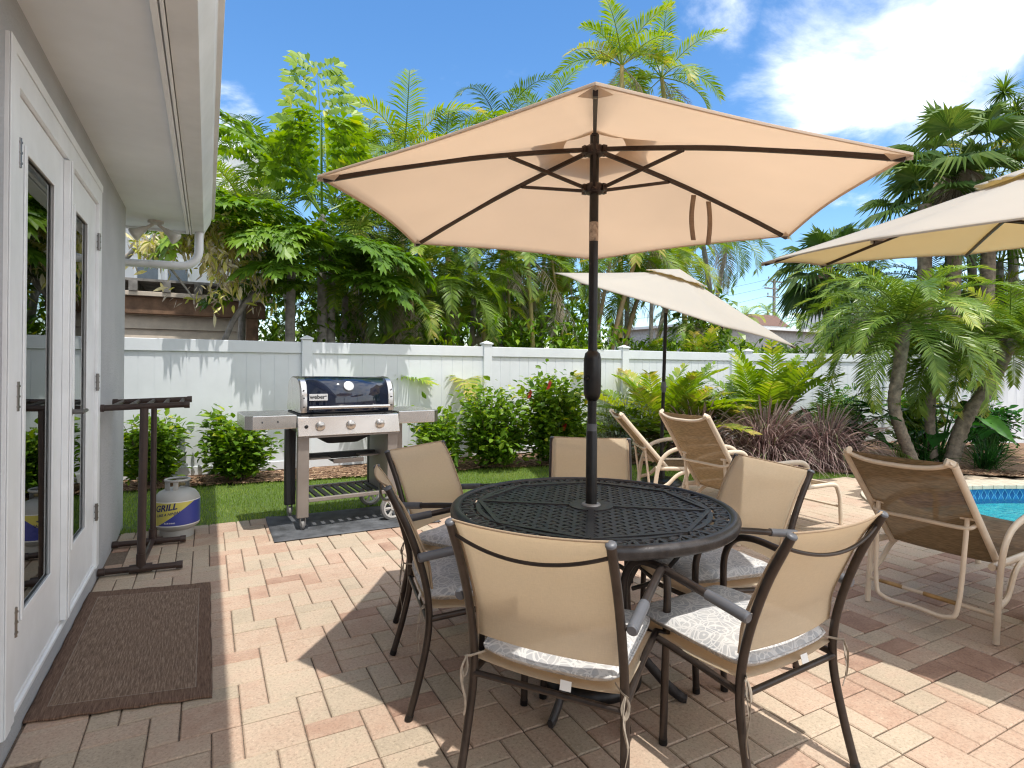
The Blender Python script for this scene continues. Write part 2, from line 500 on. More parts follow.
# stepped pattern: one square stone, one lying half above it, one standing half beside them
for j in range(-2, ny):
    for i in range(-2, nx):
        f = (i + 5 * j) % 8
        if f == 0:
            q = random.random()
            if q < 0.72: paver(i, j, 2, 2)
            elif q < 0.86: paver(i, j, 2, 1); paver(i, j + 1, 2, 1)
            else: paver(i, j, 1, 2); paver(i + 1, j, 1, 2)
        elif f == 2: paver(i, j, 2, 1)
        elif f == 7: paver(i, j, 1, 2)
struct(g.build('patio_paving', m_pav))

# ---------------------------------------------------------------- pool
m_cop = mat('coping_stone', (0.52, 0.46, 0.37), 0.8, var=0.1, nscale=12, bump=0.4, bscale=120)
g = MB(); n = len(pool); cin = offset(pool, -0.02)
for i in range(n):
    j = (i + 1) % n
    if i % 2 == 0:
        pa, pb, qa, qb = Vector((*cin[i], 0)), Vector((*cin[j], 0)), Vector((*coping_out[i], 0)), Vector((*coping_out[j], 0))
    pa, pb, qa, qb = Vector((*cin[i], 0)), Vector((*cin[j], 0)), Vector((*coping_out[i], 0)), Vector((*coping_out[j], 0))
    d = (pb - pa).normalized() * 0.002
    g.rv = random.random()
    top = Vector((0, 0, 0.012)); bot = Vector((0, 0, -0.035))
    g.hexa([pa + d + bot, pb - d + bot, qb - d + bot, qa + d + bot, pa + d + top, pb - d + top, qb - d + top, qa + d + top])
struct(g.build('pool_coping', m_cop, bevel=0.006))
# tile band with diamonds, and the plaster basin
m_tile, nt, out = newmat('pool_tile'); L = nt.links.new
uv = N(nt, 'ShaderNodeAttribute', attribute_name='tuv'); sp = N(nt, 'ShaderNodeSeparateXYZ'); L(uv.outputs['Vector'], sp.inputs[0])
def mth(op, a, b=None, c=None):
    n_ = N(nt, 'ShaderNodeMath', operation=op)
    for k, x in enumerate((a, b, c)):
        if x is None: continue
        if isinstance(x, (int, float)): n_.inputs[k].default_value = x
        else: nt.links.new(x, n_.inputs[k])
    return n_.outputs[0]
fx = mth('ABSOLUTE', mth('SUBTRACT', mth('FRACT', mth('MULTIPLY', sp.outputs[0], 11.5)), 0.5))
fy = mth('ABSOLUTE', mth('MULTIPLY', mth('ADD', sp.outputs[1], 0.105), 6.2))
dm = mth('ADD', fx, fy)
c1 = ramp(nt, dm, [(0.0, (0.01, 0.09, 0.26)), (0.36, (0.012, 0.11, 0.30)), (0.37, (0.10, 0.36, 0.55)), (0.44, (0.12, 0.40, 0.58)), (0.45, (0.02, 0.15, 0.38)), (1.0, (0.03, 0.19, 0.42))], 'CONSTANT')
p = N(nt, 'ShaderNodeBsdfPrincipled', Roughness=0.12); L(c1, p.inputs['Base Color']); L(p.outputs[0], out.inputs[0])
g = MB(); acc = 0; tuv = []
for i in range(n):
    j = (i + 1) % n; a, b = pool[i], pool[j]; l = math.hypot(b[0] - a[0], b[1] - a[1])
    g.quadp((a[0], a[1], -0.20), (b[0], b[1], -0.20), (b[0], b[1], -0.03), (a[0], a[1], -0.03))
    tuv += [(acc, -0.20, 0), (acc + l, -0.20, 0), (acc + l, -0.03, 0), (acc, -0.03, 0)]; acc += l
o = g.build('pool_tile_band', m_tile)
t_ = o.data.attributes.new('tuv', 'FLOAT_VECTOR', 'POINT'); t_.data.foreach_set('vector', [x for q in tuv for x in q])
struct(o)
m_plaster = mat('pool_plaster', (0.36, 0.78, 0.80), 0.7, var=0.05, nscale=3)
g = MB()
for i in range(n):
    j = (i + 1) % n; a, b = pool[i], pool[j]
    g.quadp((a[0], a[1], -1.3), (b[0], b[1], -1.3), (b[0], b[1], -0.20), (a[0], a[1], -0.20))
b = len(g.v)
for q in pool: g.vert((q[0], q[1], -1.3))
g.face(*[b + i for i in range(n)])
struct(g.build('pool_basin', m_plaster))
m_water, nt, out = newmat('pool_water'); L = nt.links.new
tc = N(nt, 'ShaderNodeTexCoord')
nz = N(nt, 'ShaderNodeTexNoise', Scale=7.0, Detail=4.0, Distortion=1.6); L(tc.outputs['Object'], nz.inputs[0])
bp = N(nt, 'ShaderNodeBump', Strength=0.6, Distance=0.06); L(nz.outputs['Fac'], bp.inputs['Height'])
gl = N(nt, 'ShaderNodeBsdfGlossy', Roughness=0.02); L(bp.outputs[0], gl.inputs['Normal'])
tr = N(nt, 'ShaderNodeBsdfTransparent'); wc = ramp(nt, nz.outputs['Fac'], [(0.35, (0.30, 0.80, 0.86)), (0.47, (0.42, 0.88, 0.92)), (0.5, (0.95, 1.0, 1.0)), (0.53, (0.45, 0.88, 0.92)), (0.65, (0.34, 0.83, 0.88))]); L(wc, tr.inputs['Color'])
fr = N(nt, 'ShaderNodeFresnel', IOR=1.33); L(bp.outputs[0], fr.inputs['Normal'])
ms = N(nt, 'ShaderNodeMixShader'); L(fr.outputs[0], ms.inputs[0]); L(tr.outputs[0], ms.inputs[1]); L(gl.outputs[0], ms.inputs[2]); L(ms.outputs[0], out.inputs[0])
g = MB(); b = 0
for q in offset(pool, -0.002): g.vert((q[0], q[1], -0.145))
g.face(*range(n))
struct(g.build('pool_water', m_water))

# ---------------------------------------------------------------- lawn and bed
bed_line = [(-6, 6.95), (0, 6.85), (1.5, 6.65), (3.2, 6.5), (4.6, 6.2), (5.6, 5.6), (6.3, 4.95), (6.9, 4.45), (7.4, 4.15)]
def bed_y(x):
    for (a, b), (c, d) in zip(bed_line, bed_line[1:]):
        if x <= c: return b + (d - b) * (x - a) / (c - a)
    return pave_top(x)
g = MB(); K = 90
for i in range(K):
    xa, xb = -6 + 13.1 * i / K, -6 + 13.1 * (i + 1) / K
    g.quadp((xa, pave_top(xa) - 0.01, -0.004), (xb, pave_top(xb) - 0.01, -0.004), (xb, bed_y(xb), -0.004), (xa, bed_y(xa), -0.004))
struct(g.build('lawn', m_turf))
m_blade = leafmat('grass_blade', [(0.0, (0.10, 0.18, 0.02)), (0.5, (0.20, 0.31, 0.045)), (1.0, (0.34, 0.41, 0.10))], 0.35, 0.55)
g = MB(); random.seed(3)
for _ in range(52000):
    x = random.uniform(-1.6, 6.9); y0_, y1_ = pave_top(x), bed_y(x)
    y = random.uniform(y0_ - 0.005, y1_ + 0.02)
    if y1_ - y0_ < 0.02: continue
    if random.random() > (y1_ - y0_) / 1.7 + 0.1: continue
    h = random.uniform(0.012, 0.034); a = random.uniform(0, 2 * PI); wd = random.uniform(0.0016, 0.0032)
    lx, ly = random.gauss(0, 0.008), random.gauss(0, 0.008)
    g.rv = min(1, max(0, random.gauss(0.5, 0.24) + 0.5 * noise.noise((x * 1.6, y * 2.4, 0))))
    ca, sa = math.cos(a) * wd, math.sin(a) * wd; b = len(g.v)
    g.vert((x - ca, y - sa, -0.004)); g.vert((x + ca, y + sa, -0.004)); g.vert((x + lx, y + ly, h)); g.face(b, b + 1, b + 2)
tag(g.build('grass', m_blade), 'short green lawn grass between the paving and the planting bed', 'grass', kind='stuff')
# mulch: bed sheet with a slightly raised, lumpy surface plus loose chips
g = MB()
def bedz(x, y): return 0.012 + 0.02 * max(0, noise.noise((x * 3, y * 3, 1))) + 0.008 * noise.noise((x * 14, y * 14, 2))
def in_bed(x, y): return y > bed_y(x) - 0.0 and y < (7.6 if x < 8.6 else 7.5 - 0.601 * (x - 8.66))
nxm, nym = 200, 120
for j in range(nym):
    for i in range(nxm):
        xa, ya = -2.5 + 16.5 * i / nxm, -3 + 10.6 * j / nym; xb, yb = xa + 16.5 / nxm, ya + 10.6 / nym
        if not in_bed((xa + xb) / 2, (ya + yb) / 2 - 0.04): continue
        if inside(coping_out, xa, ya): continue
        g.quadp(*[(x, y, bedz(x, y)) for x, y in ((xa, ya), (xb, ya), (xb, yb), (xa, yb))])
struct(g.build('planting_bed', m_mulch, smooth=180))
m_chip = leafmat('mulch_chip', [(0.0, (0.10, 0.055, 0.035)), (0.5, (0.28, 0.17, 0.10)), (1.0, (0.46, 0.33, 0.22))], 0.0, 0.9)
g = MB(); random.seed(9)
for _ in range(9000):
    x = random.uniform(-1, 9.6); y = bed_y(x) + abs(random.gauss(0, 0.5)) - 0.03
    if y > 7.4: continue
    g.rv = random.random(); s_ = random.uniform(0.008, 0.03)
    M_ = Matrix.Translation((x, y, bedz(x, y) + 0.006)) @ Matrix.Rotation(random.uniform(0, PI), 4, 'Z') @ Matrix.Rotation(random.gauss(0, 0.4), 4, 'X')
    g.quadp(*[M_ @ Vector(q) for q in ((-s_, -s_ * .3, 0), (s_, -s_ * .35, 0.002), (s_ * .8, s_ * .3, 0), (-s_ * .9, s_ * .25, 0.003))])
tag(g.build('mulch_chips', m_chip), 'loose brown bark chips strewn over the planting bed', 'mulch', kind='stuff')

# ================================================================== FENCES
def fence_panel_mb(g, L_, H):
    """panel along local +x from post face to post face, y = thickness"""
    nb = max(3, round(L_ / 0.155)); wb = L_ / nb
    for i in range(nb):
        x0 = i * wb
        g.box(x0 + 0.004, x0 + wb - 0.004, -0.012, 0.012, 0.10, H - 0.13)
        g.box(x0, x0 + wb, -0.0075, 0.0075, 0.09, H - 0.12)
def make_fence(name, p0, p1, H, label, every=2.43, start=0.0):
    d = Vector((p1[0] - p0[0], p1[1] - p0[1])); Lt = d.length; rz = math.atan2(d.y, d.x)
    root = thing(name, (p0[0], p0[1], 0), rz, label, 'fence')
    xs = [start]
    while xs[-1] < Lt: xs.append(xs[-1] + every)
    post = MB(); post.box(-0.062, 0.062, -0.062, 0.062, -0.1, H + 0.03)
    cap = MB(); cap.lathe([(0.105, 0), (0.105, 0.018), (0.07, 0.03), (0.001, 0.055)], n=4, cap=True, M=Matrix.Rotation(PI / 4, 4, 'Z'))
    pn = MB(); fence_panel_mb(pn, every - 0.124, H)
    rl = MB(); rl.box(0, every - 0.124, -0.032, 0.032, H - 0.14, H); rb = MB(); rb.box(0, every - 0.124, -0.024, 0.024, 0.02, 0.12)
    P0 = C0 = N0 = T0 = B0 = None
    for i, x in enumerate(xs):
        if P0 is None:
            P0 = post.build('post', m_white_vinyl, root, bevel=0.006); C0 = cap.build('post_cap', m_white_vinyl, P0)
            C0.location = (0, 0, H + 0.032); P0.location = (x, 0, 0)
            N0 = pn.build('panel', m_white_vinyl, root); T0 = rl.build('top_rail', m_white_vinyl, root, bevel=0.006); B0 = rb.build('bottom_rail', m_white_vinyl, root, bevel=0.004)
            for q in (N0, T0, B0): q.location = (x + 0.062, 0, 0)
        else:
            c_ = copy_tree(P0, root); c_.location = (x, 0, 0)
            if x < Lt - 0.1:
                for q in (N0, T0, B0):
                    k = q.copy(); COL.objects.link(k); k.parent = root; k.location = (x + 0.062, 0, 0)
    return root
FH = 1.565
fence = make_fence('vinyl_fence', (-3.775, 7.55), (8.75, 7.32), FH, 'long white vinyl fence behind the grill and the lawn', start=0.0)
def fence_y(x): return 7.35 if x < 8.6 else 7.25 - 0.601 * (x - 8.66)
fence2 = make_fence('vinyl_fence', (8.66, 7.22), (14.6, 3.65), FH, 'white vinyl fence angled behind the date palms and the pool')

# ================================================================== HOUSE
m_stucco, nt, out = newmat('stucco'); L = nt.links.new
tc = N(nt, 'ShaderNodeTexCoord'); n1 = N(nt, 'ShaderNodeTexNoise', Scale=55.0, Detail=6.0, Roughness=0.7); n2 = N(nt, 'ShaderNodeTexNoise', Scale=2.2, Detail=5.0)
L(tc.outputs['Object'], n1.inputs[0]); L(tc.outputs['Object'], n2.inputs[0])
c1 = ramp(nt, n2.outputs['Fac'], [(0.3, (0.44, 0.45, 0.465)), (0.7, (0.53, 0.535, 0.55))])
p = N(nt, 'ShaderNodeBsdfPrincipled', Roughness=0.85); L(c1, p.inputs['Base Color'])
bp = N(nt, 'ShaderNodeBump', Strength=0.9, Distance=0.012); L(n1.outputs['Fac'], bp.inputs['Height']); L(bp.outputs[0], p.inputs['Normal']); L(p.outputs[0], out.inputs[0])
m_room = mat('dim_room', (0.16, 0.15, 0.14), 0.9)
m_dark = mat('black_gap', (0.012, 0.012, 0.012), 0.7)
m_hinge = mat('steel_hinge', (0.22, 0.21, 0.20), 0.35, metal=0.9)

house = thing('house', (WX, 0, 0), 0, 'grey stucco house with white eaves and double doors at the left edge', 'house')
D0, D1, DT, DS = 2.46, 4.14, 2.25, 0.075     # door opening y0,y1, top, sill height
g = MB()
g.box(-6, 0, -3.5, D0, 0 - 0.02, 2.57); g.box(-6, 0, D1, 5.42, -0.02, 2.57)
g.box(-0.2, 0, D0, D1, DT, 2.57); g.box(-0.2, 0, D0, D1, -0.02, 0.085)
g.build('wall', m_stucco, house)
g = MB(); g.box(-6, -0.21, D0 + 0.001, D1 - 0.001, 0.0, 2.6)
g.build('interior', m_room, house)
# door frame, threshold
g = MB()
g.box(-0.15, 0.012, D0 - 0.09, D0 + 0.03, 0.086, DT + 0.10)
g.box(-0.15, 0.012, D1 - 0.03, D1 + 0.06, 0.086, DT + 0.10)
g.box(-0.15, 0.0115, D0 + 0.03, D1 - 0.03, DT - 0.03, DT + 0.0995)
g.box(0.0125, 0.017, D0 - 0.09, D0 - 0.03, 0.09, DT + 0.0995)
g.box(0.0125, 0.0165, D0 - 0.03, D1 + 0.06, DT + 0.06, DT + 0.0995)
g.build('door_frame', m_white, house, bevel=0.003)
g = MB(); g.box(-0.15, 0.006, D0 + 0.031, D1 - 0.031, 0.0855, 0.105); g.box(-0.15, -0.004, D0 + 0.031, D1 - 0.031, 0.1055, 0.12)
g.build('threshold', m_white, house, bevel=0.004)
m_pane, nt, out = newmat('door_glass'); L = nt.links.new
gl = N(nt, 'ShaderNodeBsdfGlossy', Roughness=0.0); gl.inputs['Color'].default_value = (0.92, 0.95, 0.95, 1)
tr = N(nt, 'ShaderNodeBsdfTransparent'); tr.inputs['Color'].default_value = (0.5, 0.52, 0.5, 1)
fr = N(nt, 'ShaderNodeFresnel', IOR=2.1); ms = N(nt, 'ShaderNodeMixShader'); L(fr.outputs[0], ms.inputs[0]); L(tr.outputs[0], ms.inputs[1]); L(gl.outputs[0], ms.inputs[2]); L(ms.outputs[0], out.inputs[0])
def door(y0, y1, gy0, gy1, hinge_y):
    XF = -0.006; ZT = DT - 0.034; ZB = 0.124
    g0, g1, gz0, gz1 = gy0, gy1, 0.40, 2.045
    g = MB()
    g.box(XF - 0.045, XF, y0, g0, ZB, ZT); g.box(XF - 0.045, XF, g1, y1, ZB, ZT)
    g.box(XF - 0.045, XF, g0, g1, ZB, gz0); g.box(XF - 0.045, XF, g0, g1, gz1, ZT)
    d = g.build('door', m_white, house)
    g = MB(); e = 0.022
    for (a, b, c_, dd) in ((g0, g0 + 0.0, 0, 0),):
        pass
    # raised glazing bead
    for (a, b, z0, z1) in ((g0 - e, g0 + 0.006, gz0 - e, gz1 + e), (g1 - 0.006, g1 + e, gz0 - e, gz1 + e)):
        g.box(XF + 0.0005, XF + 0.007, a, b, z0, z1)
    for (z0, z1) in ((gz0 - e, gz0 + 0.006), (gz1 - 0.006, gz1 + e)):
        g.box(XF + 0.0005, XF + 0.0066, g0 + 0.0065, g1 - 0.0065, z0, z1)
    g.build('glazing_bead', m_white, d, bevel=0.004)
    g = MB(); g.box(XF - 0.010, XF - 0.006, g0 - 0.001, g1 + 0.001, gz0 - 0.001, gz1 + 0.001); g.build('pane', m_pane, d)
    for z in (0.42, 1.18, 2.0):
        h = MB(); h.tube([(XF + 0.016, hinge_y, z - 0.05), (XF + 0.016, hinge_y, z + 0.05)], 0.008, 8)
        for q in (-0.035, 0.0, 0.035): h.tube([(XF + 0.016, hinge_y, z + q - 0.003), (XF + 0.016, hinge_y, z + q + 0.003)], 0.0105, 8)
        h.build('hinge', m_hinge, d, smooth=40)
    return d
MID = 3.27
da = door(D0 + 0.034, MID - 0.004, 2.64, 3.06, D0 + 0.03)
db = door(MID + 0.004, D1 - 0.034, 3.50, 3.83, D1 - 0.03)
g = MB(); g.box(-0.0055, 0.020, MID - 0.018, MID + 0.045, 0.126, DT - 0.036); g.box(0.0205, 0.026, MID - 0.004, MID + 0.030, 0.126, DT - 0.036)
g.build('astragal', m_white, db, bevel=0.003)
g = MB(); g.tube([(0.0, 3.40, 1.06), (0.055, 3.40, 1.06)], 0.012, 10); g.tube([(0.05, 3.395, 1.06), (0.05, 3.50, 1.06)], 0.009, 10); g.lathe([(0.03, 0), (0.03, 0.006), (0.012, 0.012)], (0.0, 3.40, 1.06), 16, M=Matrix.Rotation(PI / 2, 4, 'Y'))
g.build('handle', m_hinge, db, smooth=50)
# roof: soffit, fascia, gutter, sloping roof
RE = 6.12; SX = 0.425          # house-local x of the fascia
g = MB(); g.box(-6, SX, -3.5, RE, 2.51, 2.53)
g.build('soffit', m_soffit, house)
g = MB(); g.box(-6, SX - 0.015, -3.5, RE + 0.0, 2.532, 2.69)
Mr = None
g.hexa([Vector(q) for q in ((-6, -3.6, 2.745), (SX + 0.06, -3.6, 2.745), (SX + 0.06, RE + 0.05, 2.745), (-6, RE + 0.05, 2.745), (-6, -3.6, 4.3), (SX + 0.02, -3.6, 2.78), (SX + 0.02, RE + 0.05, 2.78), (-6, RE + 0.05, 4.3))])
g.build('roof', mat('roof_shingle', (0.25, 0.24, 0.23), 0.9, bump=0.5, bscale=30), house)
g = MB(); g.box(SX - 0.03, SX - 0.006, -3.5, RE + 0.0, 2.488, 2.5095); g.box(SX + 0.0, SX + 0.012, -3.5, RE + 0.012, 2.485, 2.74); g.box(-6, SX - 0.0125, RE + 0.0005, RE + 0.0235, 2.49, 2.74)
g.build('fascia', m_white, house, bevel=0.002)
# K-style gutter profile swept along y, open at the top
prof = [(0.016, 2.70), (0.016, 2.50), (0.112, 2.50), (0.125, 2.53), (0.165, 2.61), (0.176, 2.655), (0.198, 2.66), (0.200, 2.695), (0.188, 2.695), (0.188, 2.672), (0.168, 2.662), (0.157, 2.614), (0.117, 2.536), (0.108, 2.507), (0.022, 2.507), (0.022, 2.70)]
g = MB(); b = 0
for y in (-3.5, RE + 0.03):
    for x, z in prof: g.vert((SX + x, y, z))
k = len(prof)
for i in range(k):
    j = (i + 1) % k; g.face(i, j, k + j, k + i)
gt = g.build('gutter', mat('gutter_paint', (0.74, 0.75, 0.76), 0.45, var=0.06, nscale=3), house)
g = MB(); g.prism([(SX + x, z) for x, z in ((0.016, 2.70), (0.016, 2.50), (0.112, 2.50), (0.125, 2.53), (0.165, 2.61), (0.176, 2.655), (0.198, 2.66), (0.2, 2.695))], 0, 0.003, Matrix(((1, 0, 0, 0), (0, 0, -1, RE + 0.034), (0, 1, 0, 0), (0, 0, 0, 1))))
g.build('end_cap', gt.data.materials[0], gt)
# downspout: elbow out of the gutter, slanting run back to the corner, then down the end wall
def rect_tube(g, pts, w, h, ref):
    g.tube(pts, 1.0, 4, sx=w / 1.414, sy=h / 1.414, ref=ref)
g = MB()
YD = RE - 0.06
path = [(SX + 0.075, YD, 2.505), (SX + 0.074, YD, 2.34)]
path += [(SX + 0.073 - 0.15 + 0.15 * math.cos(a), YD, 2.33 - 0.15 * math.sin(a)) for a in [PI / 2 * k / 14 for k in range(1, 15)]]
path += [(0.12, YD - 0.002, 2.178)]
rad = [1 + (0.05 if i % 2 else 0) for i in range(len(path))]
g.tube([Vector(p) for p in path], rad, 16, sx=0.036, sy=0.042, ref=(0, 1, 0))
g.build('downspout_elbow', gt.data.materials[0], gt, smooth=50)
g = MB(); g.tube([(0.20, YD, 2.18), (-0.3, YD - 0.01, 2.165), (-0.60, YD - 0.35, 2.12), (-0.66, 5.46, 2.0), (-0.66, 5.46, 0.1)], 1.0, 16, sx=0.034, sy=0.04, ref=(0, 1, 0))
g.build('downspout', gt.data.materials[0], gt, smooth=50)

# twin flood light under the eave
m_lamp = mat('lamp_housing', (0.60, 0.57, 0.53), 0.5, var=0.08, nscale=20)
m_bulb = mat('frosted_bulb', (0.62, 0.60, 0.56), 0.25, var=0.05, nscale=20)
FLP = Vector((-0.40, 5.80, 2.51))
fl = thing('flood_light', FLP, 0, 'twin head flood light under the house eave above the downspout', 'outdoor light')
g = MB(); g.lathe([(0.06, 0.0), (0.06, -0.018), (0.03, -0.03), (0.001, -0.03)], n=20); g.build('mounting_plate', m_lamp, fl, smooth=40)
for sx in (-1, 1):
    g = MB(); p0 = Vector((sx * 0.02, 0, -0.03)); p1 = Vector((sx * 0.05, -0.01, -0.055)); p2 = Vector((sx * 0.13, -0.02, -0.115 if sx < 0 else -0.12))
    g.tube([p0, p1, p1 + (p2 - p1) * 0.35], [0.012, 0.014, 0.016], 10)
    d = (p2 - p1).normalized(); q = d.to_track_quat('Z', 'Y').to_matrix().to_4x4()
    g.lathe([(0.018, 0.0), (0.026, 0.02), (0.03, 0.05), (0.034, 0.06)], p1 + d * 0.02, 18, M=q)
    hd = g.build('lamp_head', m_lamp, fl, smooth=50)
    g = MB(); g.lathe([(0.03, 0.055), (0.052, 0.10), (0.056, 0.118), (0.045, 0.128), (0.001, 0.132)], p1 + d * 0.02, 22, M=q)
    g.build('bulb', m_bulb, hd, smooth=60)

# ================================================================== NEIGHBOURS
m_wood = mat('weathered_wood', (0.22, 0.13, 0.08), 0.85, nscale=5, var=0.25, bump=0.4, bscale=40)
m_woodg = mat('grey_wood', (0.24, 0.225, 0.21), 0.9, nscale=7, var=0.25, bump=0.4, bscale=40)
m_siding = mat('taupe_siding', (0.58, 0.50, 0.41), 0.7, var=0.08)
m_bwhite = mat('render_white', (0.74, 0.76, 0.78), 0.7, var=0.04, nscale=2)
m_bglass = mat('dark_window', (0.10, 0.14, 0.18), 0.08, var=0.1)
def siding(g, x0, x1, y, z0, z1, st=0.19):
    z = z0
    while z < z1 - 0.01:
        g.hexa([Vector(q) for q in ((x0, y, z), (x1, y, z), (x1, y + 0.12, z), (x0, y + 0.12, z), (x0, y + 0.03, z + st - 0.004), (x1, y + 0.03, z + st - 0.004), (x1, y + 0.12, z + st - 0.004), (x0, y + 0.12, z + st - 0.004))])
        z += st
SY = 10.2
a_ = at(262, 300, SY)
shed = thing('shed', (a_.x, SY, 0), 0, 'low taupe sided carport with a heavy brown timber beam behind the fence', 'shed')
zb = at(200, 300, SY).z; zt = at(200, 281, SY).z
zr = at(200, 300, SY).z
g = MB(); siding(g, -6, -0.15, -0.02, 0, zr - 0.262, 0.2); g.build('siding', m_siding, shed)
g = MB(); g.box(-6, 0.05, -0.10, 0.05, zr - 0.26, zr); g.build('beam', m_wood, shed, bevel=0.01)
g = MB(); g.box(-6.2, 0.15, -0.16, -0.11, zr + 0.004, zr + 0.07); g.build('fascia_board', m_siding, shed, bevel=0.005)
for i, x in enumerate((-0.13, -3.1, -5.9)):
    g = MB(); g.box(x - 0.10, x + 0.08, -0.09, 0.04, -0.02, zr - 0.262); g.build('post', m_wood, shed, bevel=0.008)
g = MB()
for x in [-6 + 0.42 * k for k in range(15)]: g.box(x, x + 0.11, -0.18, 2.6, zr + 0.072, zr + 0.22)
g.build('rafter', m_woodg, shed)
g = MB(); g.box(-6.2, 0.2, -0.14, 2.7, zr + 0.224, zr + 0.26); g.build('roof', m_woodg, shed)
NY = 15.5
a_ = at(258, 300, NY); zt = at(215, 155, NY).z
nb = thing('neighbour_house', (a_.x, NY, 0), 0, 'tall white two storey house behind the left trees', 'house')
g = MB(); g.box(-9, 0, 0, 7, 0, zt); g.build('wall', m_bwhite, nb)
g = MB(); g.box(-9.3, 0.35, -0.35, 7.3, zt + 0.002, zt + 0.14); g.build('roof', m_white, nb)
g = MB(); zf = at(235, 192, NY).z
g.box(-9.0, 0.2, -0.9, -0.005, zf - 0.22, zf); g.build('balcony_slab', m_white, nb)
for px in (148, 178, 240):
    q = at(px, 275, NY)
    f = MB(); f.box(q.x - a_.x - 0.26, q.x - a_.x + 0.26, -0.03, -0.002, q.z - 0.45, q.z + 0.35); fo = f.build('window', m_white, nb)
    f = MB(); f.box(q.x - a_.x - 0.2, q.x - a_.x + 0.2, -0.04, -0.031, q.z - 0.39, q.z + 0.29); f.build('pane', m_bglass, fo)
# low grey house far right behind the fence
q0, q1 = at(690, 345, 19), at(905, 345, 19)
rh = thing('garden_building', (q0.x, 19, 0), 0, 'low pale grey building seen between the palms right of the middle umbrella', 'building')
zt = at(760, 330, 19).z
g = MB(); g.box(0, q1.x - q0.x, 0, 6, 0, zt); g.build('wall', mat('grey_render', (0.45, 0.46, 0.47), 0.8), rh)
g = MB(); g.box(-0.3, q1.x - q0.x + 0.3, -0.4, 6, zt + 0.003, zt + 0.12); g.build('roof', m_bwhite, rh)
q0 = at(757, 328, 24)
hh = thing('gable_house', (q0.x, 24, 0), 0, 'small distant house with a brown roof below the utility pole', 'house')
wd = at(786, 328, 24).x - q0.x; zt = at(770, 326, 24).z
g = MB(); g.box(0, wd, 0, 4, 0, zt); g.build('wall', m_bwhite, hh)
g = MB(); g.hexa([Vector(q) for q in ((-.2, -.2, zt), (wd + .2, -.2, zt), (wd + .2, 4.2, zt), (-.2, 4.2, zt), (0.2, 0.6, zt + 0.75), (wd - .2, 0.6, zt + 0.75), (wd - .2, 3.4, zt + 0.75), (.2, 3.4, zt + 0.75))])
g.build('roof', mat('brown_tile', (0.16, 0.09, 0.07), 0.8, bump=0.5, bscale=20), hh)
q0 = at(852, 332, 34)
fh = thing('white_house', (q0.x, 34, 0), 0, 'distant white house low on the horizon left of the dark fan palm', 'house')
zt = at(852, 310, 34).z
g = MB(); g.box(0, 4.5, 0, 6, 0, zt); g.build('wall', m_bwhite, fh)
g = MB(); g.box(-.3, 4.8, -.3, 6.3, zt + 0.002, zt + 0.2); g.build('roof', m_bwhite, fh)
# utility pole and wires
UY = 42.0; q0 = at(774, 330, UY); zt = at(774, 279, UY).z
up = thing('utility_pole', (q0.x, UY, 0), 0, 'distant wooden utility pole with crossarms against the sky', 'utility pole')
g = MB(); g.tube([(0, 0, 0), (0, 0, zt)], [0.20, 0.15], 8); g.build('pole', m_woodg, up, smooth=40)
for i, zz_ in enumerate((0.2, 1.0, 1.9)):
    g = MB(); l = (1.1, 1.2, 0.9)[i]; o_ = (0.2, -0.3, -0.2)[i]
    g.box(-l + o_, l + o_, -0.08, 0.08, zt - zz_ - 0.12, zt - zz_)
    g.build('crossarm', m_woodg, up)
for x, zz_ in ((-0.9, 0.0), (-1.3, 0.85), (0.85, 0.85), (-1.0, 1.75), (0.5, 1.75)): g = MB(); g.tube([(x, 0, zt - zz_ - 0.02), (x, 0, zt - zz_ + 0.2)], 0.07, 6); g.build('insulator', m_woodg, up)
for k, (px, py, dz) in enumerate(((683, 293, 0.1), (683, 300, 0.95), (683, 312, 1.85))):
    e = at(px - 60, py + 8, UY - 2); s0 = Vector((q0.x - 0.9, UY, zt - dz))
    g = MB(); pts = [s0.lerp(e, t / 10) - Vector((0, 0, 0.35 * math.sin(PI * t / 10))) for t in range(11)]
    g.tube(pts, 0.012, 5)
    tag(g.build('power_line', m_dark), ('upper', 'middle', 'lowest')[k] + ' of the three thin wires running left from the utility pole', 'power line', 'wires on the utility pole')
# ================================================================== TABLE AND MAIN UMBRELLA
TX, TY, TZ, TR = 1.431, 1.98, 0.72, 0.589
m_iron = mat('cast_aluminium', (0.048, 0.044, 0.045), 0.36, metal=0.25, var=0.25, nscale=30, bump=0.15, bscale=150)
m_bronze = mat('bronze_frame', (0.050, 0.039, 0.034), 0.34, metal=0.55, var=0.15, nscale=25)
m_bcap = mat('grey_plastic', (0.10, 0.105, 0.12), 0.4, var=0.1)
m_black = mat('black_metal', (0.013, 0.012, 0.012), 0.33, metal=0.3, var=0.2, nscale=40)
m_brownrib = mat('brown_rib', (0.045, 0.028, 0.022), 0.4, metal=0.3, var=0.15, nscale=40)
table = thing('patio_table', (TX, TY, 0), R(9), 'round black cast metal patio table with a woven openwork top', 'table')
g = MB()
